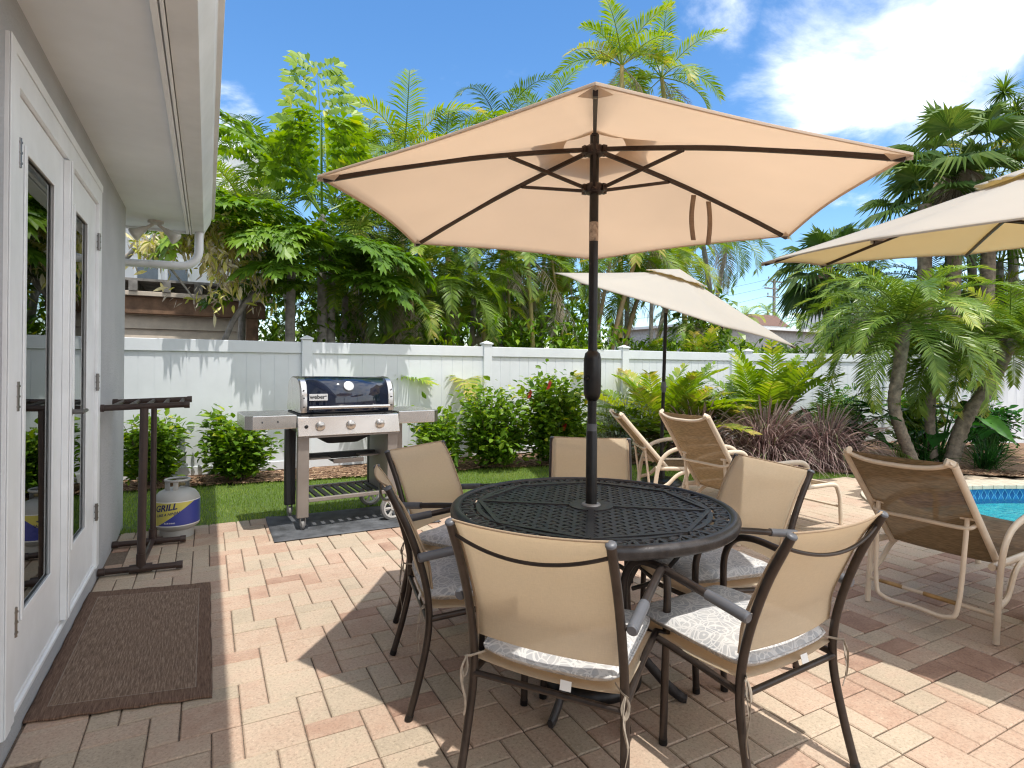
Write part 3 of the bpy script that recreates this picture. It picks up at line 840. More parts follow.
# woven lattice: flat bars crossing over and under, clipped to the octagon inside the rim
pit, bw, RI = 0.0345, 0.0195, 0.470
K = 16
for dirn in (0, 1):
    for i in range(-K, K + 1):
        o_ = i * pit
        h = math.sqrt(max(0, RI * RI - o_ * o_))
        if h < 0.03: continue
        segs = [(-h, h)]
        if abs(o_) < 0.085:
            hh_ = math.sqrt(0.085 ** 2 - o_ * o_) * 0.9; segs = [(-h, -hh_), (hh_, h)]
        for (a, b) in segs:
            n_ = max(2, int((b - a) / (pit / 2)))
            prev = None
            for k in range(n_ + 1):
                t = a + (b - a) * k / n_
                z = TZ - 0.006 + 0.0013 * math.cos(PI * t / pit + (PI * i) + (PI if dirn else 0))
                cs = [(-bw / 2, z - 0.005), (bw / 2, z - 0.005), (bw / 2, z), (-bw / 2, z)]
                ids = []
                for (u, zz_) in cs: ids.append(g.vert((t, o_ + u, zz_) if dirn == 0 else (o_ + u, t, zz_)))
                if prev:
                    for q in range(4): g.face(prev[q], prev[(q + 1) % 4], ids[(q + 1) % 4], ids[q])
                prev = ids
g.build('lattice', m_iron, table, smooth=40)
g = MB()
def band(g, r0, r1, z0, z1, n=96):
    g.lathe([(r0, z0), (r1, z0), (r1, z1), (r0, z1), (r0, z0)], n=n)
band(g, 0.464, 0.484, TZ - 0.014, TZ - 0.002); band(g, 0.545, 0.556, TZ - 0.014, TZ - 0.002); band(g, 0.030, 0.092, TZ - 0.012, TZ - 0.001, 40)
# scrolled outer border
for k in range(32):
    a = 2 * PI * k / 32; c_ = (0.517 * math.cos(a), 0.517 * math.sin(a))
    pts = []
    for i in range(22):
        t = i / 21 * 2.4 * PI; rr = 0.031 - 0.022 * i / 21
        pts.append((c_[0] + rr * math.cos(t + a), c_[1] + rr * math.sin(t + a) * (1 if k % 2 else -1), TZ - 0.007))
    g.tube(pts, 0.0068, 6, sy=0.8)
    a2 = a + PI / 32
    g.bar((0.484 * math.cos(a2), 0.484 * math.sin(a2), TZ - 0.008), (0.546 * math.cos(a2), 0.546 * math.sin(a2), TZ - 0.008), 0.016, 0.010)
    a3 = a + PI / 16
    g.tube([(0.538 * math.cos(a + (a3 - a) * t / 8), 0.538 * math.sin(a + (a3 - a) * t / 8), TZ - 0.007) if t % 8 == 0 else ((0.538 - 0.04 * math.sin(PI * t / 8)) * math.cos(a + (a3 - a) * t / 8), (0.538 - 0.04 * math.sin(PI * t / 8)) * math.sin(a + (a3 - a) * t / 8), TZ - 0.007) for t in range(9)], 0.005, 6)
for k in range(8):
    a, a2 = k * PI / 4, (k + 1) * PI / 4
    g.bar((0.478 * math.cos(a), 0.478 * math.sin(a), TZ - 0.0035), (0.478 * math.cos(a2), 0.478 * math.sin(a2), TZ - 0.0035), 0.018, 0.008)
for k in range(4):
    a = k * PI / 2 + PI / 4
    g.bar((0.09 * math.cos(a), 0.09 * math.sin(a), TZ - 0.0045), (0.47 * math.cos(a), 0.47 * math.sin(a), TZ - 0.0045), 0.022, 0.007)
g.build('border', m_iron, table, smooth=45)
g = MB(); g.lathe([(0.552, TZ - 0.02), (0.552, TZ + 0.001), (0.560, TZ + 0.006), (0.575, TZ + 0.004), (0.586, TZ - 0.006), (0.589, TZ - 0.016), (0.584, TZ - 0.024), (0.587, TZ - 0.032), (0.582, TZ - 0.040), (0.570, TZ - 0.040), (0.565, TZ - 0.022), (0.552, TZ - 0.02)], n=128)
g.build('rim', m_iron, table, smooth=60)
g = MB(); g.lathe([(0.31, 0), (0.345, 0.0), (0.345, 0), (0.31, 0)], (0, 0, TZ - 0.03), 64)
g.tube([(0.31 * math.cos(2 * PI * k / 48), 0.31 * math.sin(2 * PI * k / 48), TZ - 0.03) for k in range(48)], 0.011, 8, closed=True)
g.tube([(0.15 * math.cos(2 * PI * k / 32), 0.15 * math.sin(2 * PI * k / 32), 0.44) for k in range(32)], 0.010, 8, closed=True)
g.build('ring_brace', m_iron, table, smooth=60)
for k in range(4):
    a = k * PI / 2 + R(25); ca, sa = math.cos(a), math.sin(a)
    prof = [(0.44, TZ - 0.03), (0.36, TZ - 0.055), (0.24, TZ - 0.15), (0.165, 0.44), (0.15, 0.32), (0.20, 0.17), (0.31, 0.06), (0.37, 0.02), (0.40, 0.014)]
    P = bez([(r * ca, r * sa, z) for r, z in prof], 6)
    g = MB(); g.tube(P, [0.015 + 0.003 * math.sin(i * 0.2) for i in range(len(P))], 8, sx=0.8, sy=1.25)
    lg = g.build('leg', m_iron, table, smooth=60)
    g = MB(); P = bez([(r * ca, r * sa, z) for r, z in ((0.18, 0.40), (0.27, 0.45), (0.36, 0.56), (0.40, TZ - 0.07))], 6); g.tube(P, 0.009, 7)
    g.build('scroll_brace', m_iron, lg, smooth=60)
g = MB(); g.lathe([(0.0255, 0), (0.04, 0.0), (0.038, 0.006), (0.0255, 0.008)], (0, 0, TZ - 0.001), 28)
g.build('hole_ring', mat('grey_ring', (0.35, 0.34, 0.33), 0.45, metal=0.4), table, smooth=50)

# ---- umbrella canopies: polygon plan, cone with slight sag, scalloped top vent
m_peach, nt, out = newmat('peach_canopy'); L = nt.links.new
def canopymat(name, col, tcol, trans):
    m, nt, out = newmat(name); L = nt.links.new
    tc = N(nt, 'ShaderNodeTexCoord')
    n1 = N(nt, 'ShaderNodeTexNoise', Scale=1.6, Detail=5.0); n2 = N(nt, 'ShaderNodeTexNoise', Scale=420.0, Detail=2.0)
    L(tc.outputs['Object'], n1.inputs[0]); L(tc.outputs['Object'], n2.inputs[0])
    c1 = ramp(nt, n1.outputs['Fac'], [(0.3, tuple(x * 0.93 for x in col)), (0.7, col)])
    p = N(nt, 'ShaderNodeBsdfPrincipled', Roughness=0.9); p.inputs['Specular IOR Level'].default_value = 0.15; L(c1, p.inputs['Base Color'])
    wr = N(nt, 'ShaderNodeTexNoise', Scale=7.0, Detail=3.0, Distortion=1.0); L(tc.outputs['Object'], wr.inputs[0])
    ad = N(nt, 'ShaderNodeMath', operation='MULTIPLY_ADD'); L(wr.outputs['Fac'], ad.inputs[0]); ad.inputs[1].default_value = 6.0; L(n2.outputs['Fac'], ad.inputs[2])
    bp = N(nt, 'ShaderNodeBump', Strength=0.25, Distance=0.002); L(ad.outputs[0], bp.inputs['Height']); L(bp.outputs[0], p.inputs['Normal'])
    t = N(nt, 'ShaderNodeBsdfTranslucent'); t.inputs['Color'].default_value = (*tcol, 1)
    c2 = ramp(nt, n1.outputs['Fac'], [(0.3, tuple(x * 0.94 for x in tcol)), (0.7, tcol)]); L(c2, t.inputs['Color'])
    ms = N(nt, 'ShaderNodeMixShader', Fac=trans); L(p.outputs[0], ms.inputs[1]); L(t.outputs[0], ms.inputs[2]); L(ms.outputs[0], out.inputs[0])
    return m
m_peach = canopymat('peach_canopy', (0.78, 0.69, 0.59), (0.98, 0.835, 0.69), 0.50)
m_cream = canopymat('cream_canopy', (0.50, 0.49, 0.465), (0.98, 0.80, 0.46), 0.42)
m_strapc = fabricmat('canopy_strap', (0.40, 0.29, 0.21), 0.3, weave=300)

def canopy_fn(Rr, n_s, rise, phase, r_in, z_rim, sag=0.02, hem=0.035, bow=0.02):
    def P(th, r):
        # polygon radius in direction th, edge bowed inward
        k = ((th - phase) / (2 * PI / n_s)) % 1.0
        al = (k - 0.5) * 2 * PI / n_s; apo = math.cos(PI / n_s) / math.cos(al)
        edge = Rr * apo * (1 - bow * math.cos(al * n_s / 2) * 1.0)
        rr = r_in + (edge - r_in) * r
        f = rr / (Rr * apo)
        z = z_rim + rise * (1 - f) - sag * math.sin(PI * min(1, f)) * (0.35 + 0.65 * math.cos(al * n_s / 2))
        return Vector((rr * math.cos(th), rr * math.sin(th), z))
    return P
def umbrella_head(root, Rr, n_s, rise, phase, mcan, mrib, z_rim, hub_z, run_z, vent=True, strut=0.34, M=Matrix.Identity(4), bow=0.02):
    """canopy, vent, ribs, struts, hubs around local z"""
    P = canopy_fn(Rr, n_s, rise, phase, 0.13, z_rim, bow=bow)
    g = MB(); nseg = n_s * 10
    g.grid(lambda u, v: M @ P(phase + 2 * PI * u, v), nseg, 14)
    cn = g.build('canopy', mcan, root, smooth=30, solid=0.0012)
    # hem and corner pockets
    g = MB()
    for k in range(n_s):
        for i in range(10):
            t0 = phase + (k + i / 10) * 2 * PI / n_s; t1 = phase + (k + (i + 1) / 10) * 2 * PI / n_s
            a, b = P(t0, 1), P(t1, 1); a2, b2 = P(t0, 0.986), P(t1, 0.986)
            dz = Vector((0, 0, -0.004)); dd = Vector((0, 0, 0.0035))
            g.quadp(*[M @ q for q in (a + dz, b + dz, b2 + dz, a2 + dz)]); g.quadp(*[M @ q for q in (a + dd, b + dd, b + dz, a + dz)])
    g.build('hem', mcan, cn, solid=0.001)
    for k in range(n_s):
        g = MB(); t = phase + k * 2 * PI / n_s; tip = P(t, 1) + Vector((0, 0, -0.006)); wv = 0.085 / Rr
        a = P(t - wv * 0.55, 0.955) + Vector((0, 0, -0.008)); b = P(t + wv * 0.55, 0.955) + Vector((0, 0, -0.008)); c_ = P(t, 0.945) + Vector((0, 0, -0.026))
        tl = P(t, 1.0) + Vector((0, 0, -0.018))
        n0 = len(g.v)
        for q in (tip, a, c_, b, tl): g.vert(M @ q)
        g.face(n0, n0 + 1, n0 + 2, n0 + 4); g.face(n0, n0 + 4, n0 + 2, n0 + 3)
        g.build('corner_pocket', mcan, cn, solid=0.001)
    if vent:
        rv = 0.285 if Rr < 1.2 else 0.34
        g = MB()
        def V(u, v):
            th = phase + 2 * PI * u; k = (u * n_s) % 1.0
            al = (k - 0.5) * 2 * PI / n_s; apo = math.cos(PI / n_s) / math.cos(al)
            sc_ = 1 - 0.10 * abs(math.sin(PI * ((u * n_s * 1) % 1.0))) if Rr < 1.2 else 1 + 0.05 * math.sin(2 * PI * u * n_s * 3)
            r = 0.001 + rv * apo * v * (sc_ if v > 0.99 else 1)
            return M @ Vector((r * math.cos(th), r * math.sin(th), z_rim + rise * (1 - 0.92 * r / Rr) + (0.045 if Rr < 1.2 else 0.028) - (0.016 * v) + (0.007 * math.sin(2 * PI * u * n_s * 3) * v if Rr > 1.2 else 0)))
        g.grid(V, nseg, 6)
        g.build('vent_flap', mcan, cn, smooth=40, solid=0.0012)
    for k in range(n_s):
        t = phase + k * 2 * PI / n_s; d = Vector((math.cos(t), math.sin(t), 0))
        tip = P(t, 1) + Vector((0, 0, -0.012)) - d * 0.02; h = d * 0.035 + Vector((0, 0, hub_z))
        pts = [h.lerp(tip, i / 10) + Vector((0, 0, 0.018 * math.sin(PI * i / 10))) for i in range(11)]
        g = MB()
        for a, b in zip(pts, pts[1:]): g.bar(M @ a, M @ b, 0.012, 0.017, up=(M.to_3x3() @ Vector((0, 0, 1))))
        rb = g.build('rib', mrib, root)
        g = MB(); j = pts[0].lerp(tip, strut) + Vector((0, 0, 0.006)); h2 = d * 0.045 + Vector((0, 0, run_z))
        g.bar(M @ h2, M @ j, 0.010, 0.013); g.tube([M @ (j + Vector((-d.y, d.x, 0)) * 0.011), M @ (j - Vector((-d.y, d.x, 0)) * 0.011)], 0.005, 8)
        g.build('strut', mrib, rb)
    for nm, z in (('upper_hub', hub_z), ('lower_hub', run_z)):
        g = MB(); g.lathe([(0.018, z - 0.022), (0.036, z - 0.018), (0.044, z - 0.006), (0.044, z + 0.010), (0.034, z + 0.02), (0.018, z + 0.022)], n=24, M=M)
        for k in range(n_s):
            t = phase + k * 2 * PI / n_s
            g.cbox((0.045 * math.cos(t), 0.045 * math.sin(t), z), (0.02, 0.02, 0.028), M)
        g.build(nm, mrib, root, smooth=40)
    return cn

ub = thing('patio_umbrella', (TX, TY, 0), 0, 'large peach hexagonal umbrella standing through the middle of the round table', 'umbrella', None)
PH = math.atan2(1.0854 - TY, 0.7857 - TX)
cn = umbrella_head(ub, 1.103, 6, 0.315, PH, m_peach, m_brownrib, 1.953, 2.205, 2.045, strut=0.33, bow=0.028)
g = MB(); g.lathe([(0.0192, 1.0), (0.0192, 2.28)], n=24, cap=True); g.build('upper_pole', m_black, ub, smooth=50)
g = MB(); g.lathe([(0.0235, 0.02), (0.0235, 1.02), (0.021, 1.03)], n=24, cap=True); g.build('lower_pole', m_black, ub, smooth=50)
g = MB(); g.lathe([(0.02, 1.155), (0.031, 1.17), (0.036, 1.19), (0.037, 1.27), (0.0365, 1.33), (0.031, 1.355), (0.02, 1.365)], n=28)
crk = g.build('crank_housing', m_black, ub, smooth=50)
g = MB(); Mx = Matrix.Rotation(R(200), 4, 'Z'); g.tube([Mx @ Vector((0.03, 0, 1.25)), Mx @ Vector((0.05, 0, 1.25))], 0.010, 10); g.build('crank_socket', m_black, crk, smooth=40)
g = MB(); g.tube([(0, 0, 1.03), (0, 0, 1.06)], 0.0215, 20); g.build('lock_collar', m_bcap, ub, smooth=40)
g = MB(); g.lathe([(0.0197, 1.825), (0.0197, 1.905)], n=24)
g.build('warning_label', mat('paper_label', (0.42, 0.33, 0.26), 0.6, nscale=60, var=0.3), ub, smooth=60)
g = MB(); g.lathe([(0.001, 0.0), (0.21, 0.0), (0.215, 0.012), (0.205, 0.035), (0.19, 0.05), (0.10, 0.075), (0.05, 0.09), (0.032, 0.30), (0.026, 0.31)], n=40)
g.build('weighted_base', m_black, ub, smooth=50)
g = MB(); tp = Vector((math.cos(PH - 4 * PI / 3), math.sin(PH - 4 * PI / 3), 0))
for k, (fr_, w_, l_) in enumerate(((0.47, -0.012, 0.205), (0.545, 0.010, 0.20))):
    r_ = 1.103 * fr_; z_ = 2.205 - 0.26 * fr_ - 0.0; base = tp * r_ + Vector((0, 0, z_ - 0.0))
    n_ = Vector((0.884, -0.468, 0))
    def S(u, v, base=base, w_=w_, l_=l_): return base + n_ * ((u - 0.5) * 0.022 + w_ * math.sin(v * PI) * 0.8) + Vector((0, 0, -l_ * v))
    g = MB(); g.grid(S, 2, 8); g.build('tie_strap', m_strapc, cn, solid=0.0015, smooth=60)

# two cream umbrellas, tilted
def tilted(label, C, tilt, phase, R_, n_s, foot, mcan, rise):
    """C rim centre; tilt = lean of the canopy's axis"""
    root = thing('patio_umbrella', (foot[0], foot[1], 0), 0, label, 'umbrella', None)
    nn = Vector((tilt[0], tilt[1], 1)).normalized(); a = Vector((0, 1, 0)).cross(nn).normalized(); b = nn.cross(a)
    M = Matrix(((a.x, b.x, nn.x, C[0] - foot[0]), (a.y, b.y, nn.y, C[1] - foot[1]), (a.z, b.z, nn.z, C[2]), (0, 0, 0, 1)))
    umbrella_head(root, R_, n_s, rise, phase, mcan, m_brownrib, 0, rise - 0.09, rise - 0.30, M=M, bow=0.03)
    j = M @ Vector((0, 0, rise - 0.42))
    g = MB(); g.tube([j, M @ Vector((0, 0, rise))], 0.0185, 18); g.build('tilting_pole', m_black, root, smooth=50)
    g = MB(); g.tube([j - Vector((0, 0, 0.045)), j + Vector((0, 0, 0.02))], 0.026, 14); g.build('tilt_joint', m_bcap, root, smooth=50)
    g = MB(); g.tube([(0, 0, 0.02), (0, 0, 0.5), (j.x, j.y, j.z - 0.04)], 0.0195, 18); g.build('pole', m_black, root, smooth=50)
    g = MB(); g.lathe([(0.02, 0.0), (0.028, 0.03), (0.028, 0.10), (0.02, 0.12)], (j.x * 0.5, j.y * 0.5, 1.02), 18); ck = g.build('crank_housing', m_bcap, root, smooth=50)
    g = MB(); g.tube([(j.x * .5 - 0.05, j.y * .5, 1.08), (j.x * .5 + 0.06, j.y * .5, 1.08)], 0.006, 8); g.build('crank_handle', m_bcap, ck)
    g = MB(); rb_ = 0.22 if foot[0] > 4 else 0.10; g.lathe([(0.001, 0.0), (rb_, 0.0), (rb_, 0.03), (rb_ * .9, 0.05), (0.04, 0.07), (0.03, 0.25)], n=32); g.build('base', m_black, root, smooth=50)
    return root
tilted('cream umbrella tilted to the right over the loungers by the fence', (4.427, 4.769, 1.955), (0.165, -0.311), 2.302, 1.35, 6, (4.50, 4.90), m_cream, 0.40)
tilted('cream umbrella at the right edge, seen partly from below beside the pool', (3.808, 1.291, 1.989), (-0.112, -0.036), 2.258, 1.38, 8, (3.84, 1.30), m_cream, 0.36)

# ================================================================== DINING CHAIRS
m_sling = fabricmat('tan_sling', (0.62, 0.54, 0.42), 0.48, (0.97, 0.83, 0.63), weave=520, alpha=0.20, contrast=0.16)
m_slinghem = fabricmat('sling_hem', (0.48, 0.37, 0.26), 0.25, (0.7, 0.5, 0.3), weave=520, contrast=0.16)
def make_chair(label):
    t = thing('dining_chair', (0, 0, 0), 0, label, 'chair', 'sling dining chairs around the round table')
    for s in (-1, 1):
        P = bez([(s * 0.250, -0.315, 0.005), (s * 0.246, -0.275, 0.15), (s * 0.240, -0.245, 0.30), (s * 0.237, -0.245, 0.42), (s * 0.236, -0.272, 0.55), (s * 0.236, -0.325, 0.70), (s * 0.236, -0.395, 0.845)], 7)
        g = MB(); g.tube(P, 0.0135, 12, ref=(1, 0, 0)); rp = g.build('rear_post', m_bronze, t, smooth=50)
        d = (P[-1] - P[-2]).normalized()
        g = MB(); g.tube([P[-1] + d * 0.0005, P[-1] + d * 0.006, P[-1] + d * 0.010], [0.0152, 0.0150, 0.011], 14, ref=(1, 0, 0)); g.build('end_cap', m_bcap, rp, smooth=50)
        g = MB(); g.tube([(s * 0.250, -0.317, -0.0), (s * 0.250, -0.31, 0.02)], 0.0150, 12); g.build('foot_cap', m_black, rp, smooth=40)
        # front leg curving over into the arm
        P = bez([(s * 0.262, 0.205, 0.004), (s * 0.264, 0.215, 0.20), (s * 0.268, 0.22, 0.42), (s * 0.27, 0.215, 0.54), (s * 0.271, 0.17, 0.615), (s * 0.271, 0.09, 0.638), (s * 0.270, -0.02, 0.630), (s * 0.268, -0.15, 0.612), (s * 0.266, -0.285, 0.594)], 7)
        g = MB(); g.tube(P, 0.0135, 12, ref=(1, 0, 0)); fl_ = g.build('front_leg', m_bronze, t, smooth=50)
        d = (P[-1] - P[-2]).normalized()
        g = MB(); g.tube([P[-1] - d * 0.14, P[-1] - d * 0.0], [0.0165, 0.0172], 14, ref=(1, 0, 0)); g.tube([P[-1], P[-1] + d * 0.005], [0.0172, 0.013], 14, ref=(1, 0, 0)); g.build('arm_end', m_bcap, fl_, smooth=50)
        g = MB(); g.tube([(s * 0.262, 0.205, -0.0), (s * 0.262, 0.206, 0.02)], 0.0150, 12); g.build('foot_cap', m_black, fl_, smooth=40)
        g = MB(); g.tube([(s * 0.268, 0.217, 0.375), (s * 0.236, 0.20, 0.385), (s * 0.232, 0.0, 0.372), (s * 0.236, -0.24, 0.352)], 0.0115, 10); g.tube([(s * 0.236, -0.292, 0.60), (s * 0.27, -0.27, 0.597)], 0.006, 8)
        g.build('seat_rail', m_bronze, t, smooth=50)
    g = MB(); P = [Vector((x * 0.236, -0.378 - 0.018 * (1 - x * x) , 0.812 - 0.045 * (1 - x * x) ** 1.0)) for x in [k / 12 - 1 for k in range(25)]]; g.tube(P, 0.0058, 8)
    g.build('top_crossbar', m_bronze, t, smooth=60)
    for P_ in ([(-0.236, -0.245, 0.345), (0.236, -0.245, 0.345)], [(-0.236, 0.20, 0.36), (0, 0.205, 0.335), (0.236, 0.20, 0.36)]):
        g = MB(); g.tube(P_, 0.010, 10); g.build('seat_crossbar', m_bronze, t, smooth=60)
    prof = bez([(0, -0.236, 0.462), (0, -0.240, 0.49), (0, -0.250, 0.56), (0, -0.29, 0.66), (0, -0.345, 0.775), (0, -0.402, 0.855)], 5)
    g = MB(); n_ = len(prof) - 1
    def S(u, v):
        p = prof[min(n_, int(round(v * n_)))]; x = (u * 2 - 1)
        return Vector((x * 0.229, p.y - 0.024 * (1 - x * x) + 0.006, p.z + (0.0 if v < 0.99 else -0.006 * (1 - x * x))))
    g.grid(S, 16, n_)
    bs = g.build('back_sling', m_sling, t, smooth=180, solid=0.002)
    g = MB(); top = [S(k / 16, 1) for k in range(17)]; g.tube(top, 0.0035, 6)
    for s in (0, 1): g.tube([S(s, k / n_) for k in range(n_ + 1)], 0.005, 6)
    g.build('sling_hem', m_slinghem, bs, smooth=60)
    g = MB(); g.grid(lambda u, v: Vector(((u * 2 - 1) * 0.232, -0.24 + 0.455 * v, 0.392 - 0.018 * (1 - (u * 2 - 1) ** 2) - 0.012 * math.sin(PI * v) + (0.0 if v < 0.95 else -0.012))), 14, 14)
    g.build('seat_sling', m_sling, t, smooth=180, solid=0.003)
    return t
# seat cushions: box pillow, printed with pale flower rings
m_cush, nt, out = newmat('cushion_print'); L = nt.links.new
tc = N(nt, 'ShaderNodeTexCoord'); wn = N(nt, 'ShaderNodeTexNoise', Scale=9.0, Detail=2.0); L(tc.outputs['Object'], wn.inputs[0])
wm = N(nt, 'ShaderNodeMix', data_type='RGBA'); wm.inputs['Factor'].default_value = 0.045; L(tc.outputs['Object'], wm.inputs[6]); L(wn.outputs['Color'], wm.inputs[7])
vo = N(nt, 'ShaderNodeTexVoronoi', Scale=9.5, Randomness=0.75); L(wm.outputs[2], vo.inputs['Vector'])
vc = N(nt, 'ShaderNodeTexVoronoi', Scale=9.5, Randomness=0.75, feature='DISTANCE_TO_EDGE'); L(wm.outputs[2], vc.inputs['Vector'])
v2 = N(nt, 'ShaderNodeTexVoronoi', Scale=30.0, Randomness=0.9, feature='DISTANCE_TO_EDGE'); L(wm.outputs[2], v2.inputs['Vector'])
def mth2(op, a, b=None):
    n_ = N(nt, 'ShaderNodeMath', operation=op)
    for k, x in enumerate((a, b)):
        if x is None: continue
        if isinstance(x, (int, float)): n_.inputs[k].default_value = x
        else: nt.links.new(x, n_.inputs[k])
    return n_.outputs[0]
rings = mth2('GREATER_THAN', mth2('SINE', mth2('MULTIPLY', vo.outputs['Distance'], 44.0)), 0.72)
edge = mth2('LESS_THAN', vc.outputs['Distance'], 0.022)
pet = mth2('LESS_THAN', v2.outputs['Distance'], 0.045)
ln = mth2('MAXIMUM', mth2('MAXIMUM', rings, edge), pet)
gn = N(nt, 'ShaderNodeTexNoise', Scale=16.0, Detail=3.0); L(tc.outputs['Object'], gn.inputs[0])
base = ramp(nt, gn.outputs['Fac'], [(0.35, (0.33, 0.34, 0.355)), (0.65, (0.43, 0.425, 0.42))])
mxc = N(nt, 'ShaderNodeMix', data_type='RGBA'); L(mth2('MULTIPLY', ln, 0.75), mxc.inputs['Factor']); L(base, mxc.inputs[6]); mxc.inputs[7].default_value = (0.60, 0.59, 0.575, 1)
p = N(nt, 'ShaderNodeBsdfPrincipled', Roughness=0.85); p.inputs['Specular IOR Level'].default_value = 0.25; L(mxc.outputs[2], p.inputs['Base Color']); L(p.outputs[0], out.inputs[0])
m_clabel = mat('white_cloth_label', (0.78, 0.78, 0.76), 0.7, var=0.04)
m_tie = mat('cloth_tie', (0.36, 0.31, 0.25), 0.85, var=0.15, nscale=60)
def make_cushion(label, seed):
    t = thing('seat_cushion', (0, 0, 0), 0, label, 'cushion', 'printed cushions on the dining chairs')
    rnd = random.Random(seed)
    W, D, H = 0.222, 0.232, 0.031
    g = MB(); n_ = 22
    def body(sgn):
        def f(u, v):
            x, y = u * 2 - 1, v * 2 - 1
            ex = 1 - abs(x) ** 7; ey = 1 - abs(y) ** 7
            h = H * (max(0, ex) ** 0.45) * (max(0, ey) ** 0.45)
            cx_ = x * W * (1 - 0.06 * abs(y) ** 6); cy_ = y * D * (1 - 0.06 * abs(x) ** 6)
            b = 0.004 * noise.noise((x * 2.2 + seed, y * 2.2, sgn)) + 0.0035 * (1 - x * x) * (1 - y * y) * sgn
            return Vector((cx_, cy_ - 0.015, 0.424 - 0.012 * (1 - x * x) + sgn * h + b))
        return f
    g.grid(body(1), n_, n_)
    k0 = len(g.f); g.grid(body(-1), n_, n_)
    for i in range(k0, len(g.f)): g.f[i] = tuple(reversed(g.f[i]))
    pad = g.build('pad', m_cush, t, smooth=180)
    g = MB(); per = [(x, -1) for x in [-0.96 + 1.92 * k / 14 for k in range(15)]] + [(1 - 0.0, y) for y in [-0.94 + 1.88 * k / 14 for k in range(15)]] + [(x, 1) for x in [0.96 - 1.92 * k / 14 for k in range(15)]] + [(-1, y) for y in [0.94 - 1.88 * k / 14 for k in range(15)]]
    f = body(1); g.tube([f((x + 1) / 2, (y + 1) / 2) for x, y in per], 0.004, 6, closed=True); g.build('piping', m_cush, pad, smooth=60)
    for s in (-1, 1):
        g = MB(); hx, hy, hz_ = s * 0.247, -0.272, 0.40
        knot = [(s * 0.205, -0.225, 0.405), (s * 0.235, -0.262, 0.402), (hx + s * 0.006, hy, hz_), (s * 0.236, -0.258, 0.396)]
        g.tube(bez(knot, 4), 0.0026, 5, sx=0.5, sy=1.5)
        for q in (0, 1):
            n7 = 5 + (seed + q + (s > 0)) % 4
            P = [Vector((hx, hy, hz_))] + [Vector((hx + s * 0.004 + 0.006 * math.sin(k * 1.1 + q * 2 + seed), hy - 0.004 - 0.006 * q + 0.006 * math.sin(k * 0.8 + 2 * q + seed), hz_ - k * (0.030 if q else 0.022))) for k in range(1, n7)]
            g.tube(bez(P, 3), 0.0028, 5, sx=0.45, sy=1.5)
        g.tube(bez([(hx, hy, hz_), (hx + s * .012, hy - .006, hz_ - .03), (hx + s * .002, hy - .012, hz_ - .055), (hx - s * .008, hy - .008, hz_ - .03), (hx, hy, hz_)], 4), 0.0026, 5, sx=0.5, sy=1.5)
        g.build('tie', m_tie, t, smooth=60)
    g = MB(); g.grid(lambda u, v: Vector((0.05 + 0.034 * u, -0.246 - 0.008 * v, 0.388 - 0.026 * v)), 2, 2); g.build('care_label', m_clabel, t, solid=0.001)
    return t
CH = [('near', 1.078, 1.590, 0.926, 'near dining chair seen from behind, closest to the camera left of centre', 'grey flower print cushion on the near chair whose back faces the camera'),
      ('nr', 1.600, 1.420, -0.06, 'near right dining chair turned with its back to the camera, right of the closest one', 'sunlit flower print cushion on the near right chair'),
      ('r', 1.982, 1.906, -1.407, 'dining chair right of the table with a bright stripe of sun down its back', 'shaded cushion on the chair right of the table'),
      ('far', 1.884, 2.608, -2.539, 'dining chair on the far side of the table behind the umbrella pole', 'cushion on the far chair behind the umbrella pole'),
      ('fl', 1.232, 2.700, 2.578, 'far left dining chair facing the camera beside the grill', 'flower print cushion on the far left chair beside the grill'),
      ('l', 1.015, 2.222, 1.742, 'left dining chair seen edge-on between the near chair and the grill', 'flower print cushion on the left edge-on chair')]
pc = pq = None
for i, (k, x, y, a, lab, lab2) in enumerate(CH):
    if pc is None: pc = c_ = make_chair(lab)
    else: c_ = copy_tree(pc)
    c_['label'] = lab; c_.location = (x, y, 0.002); c_.rotation_euler = (0, 0, -a)
    q = make_cushion(lab2, i + 1); q.location = (x, y, 0.006); q.rotation_euler = (0, 0, -a)

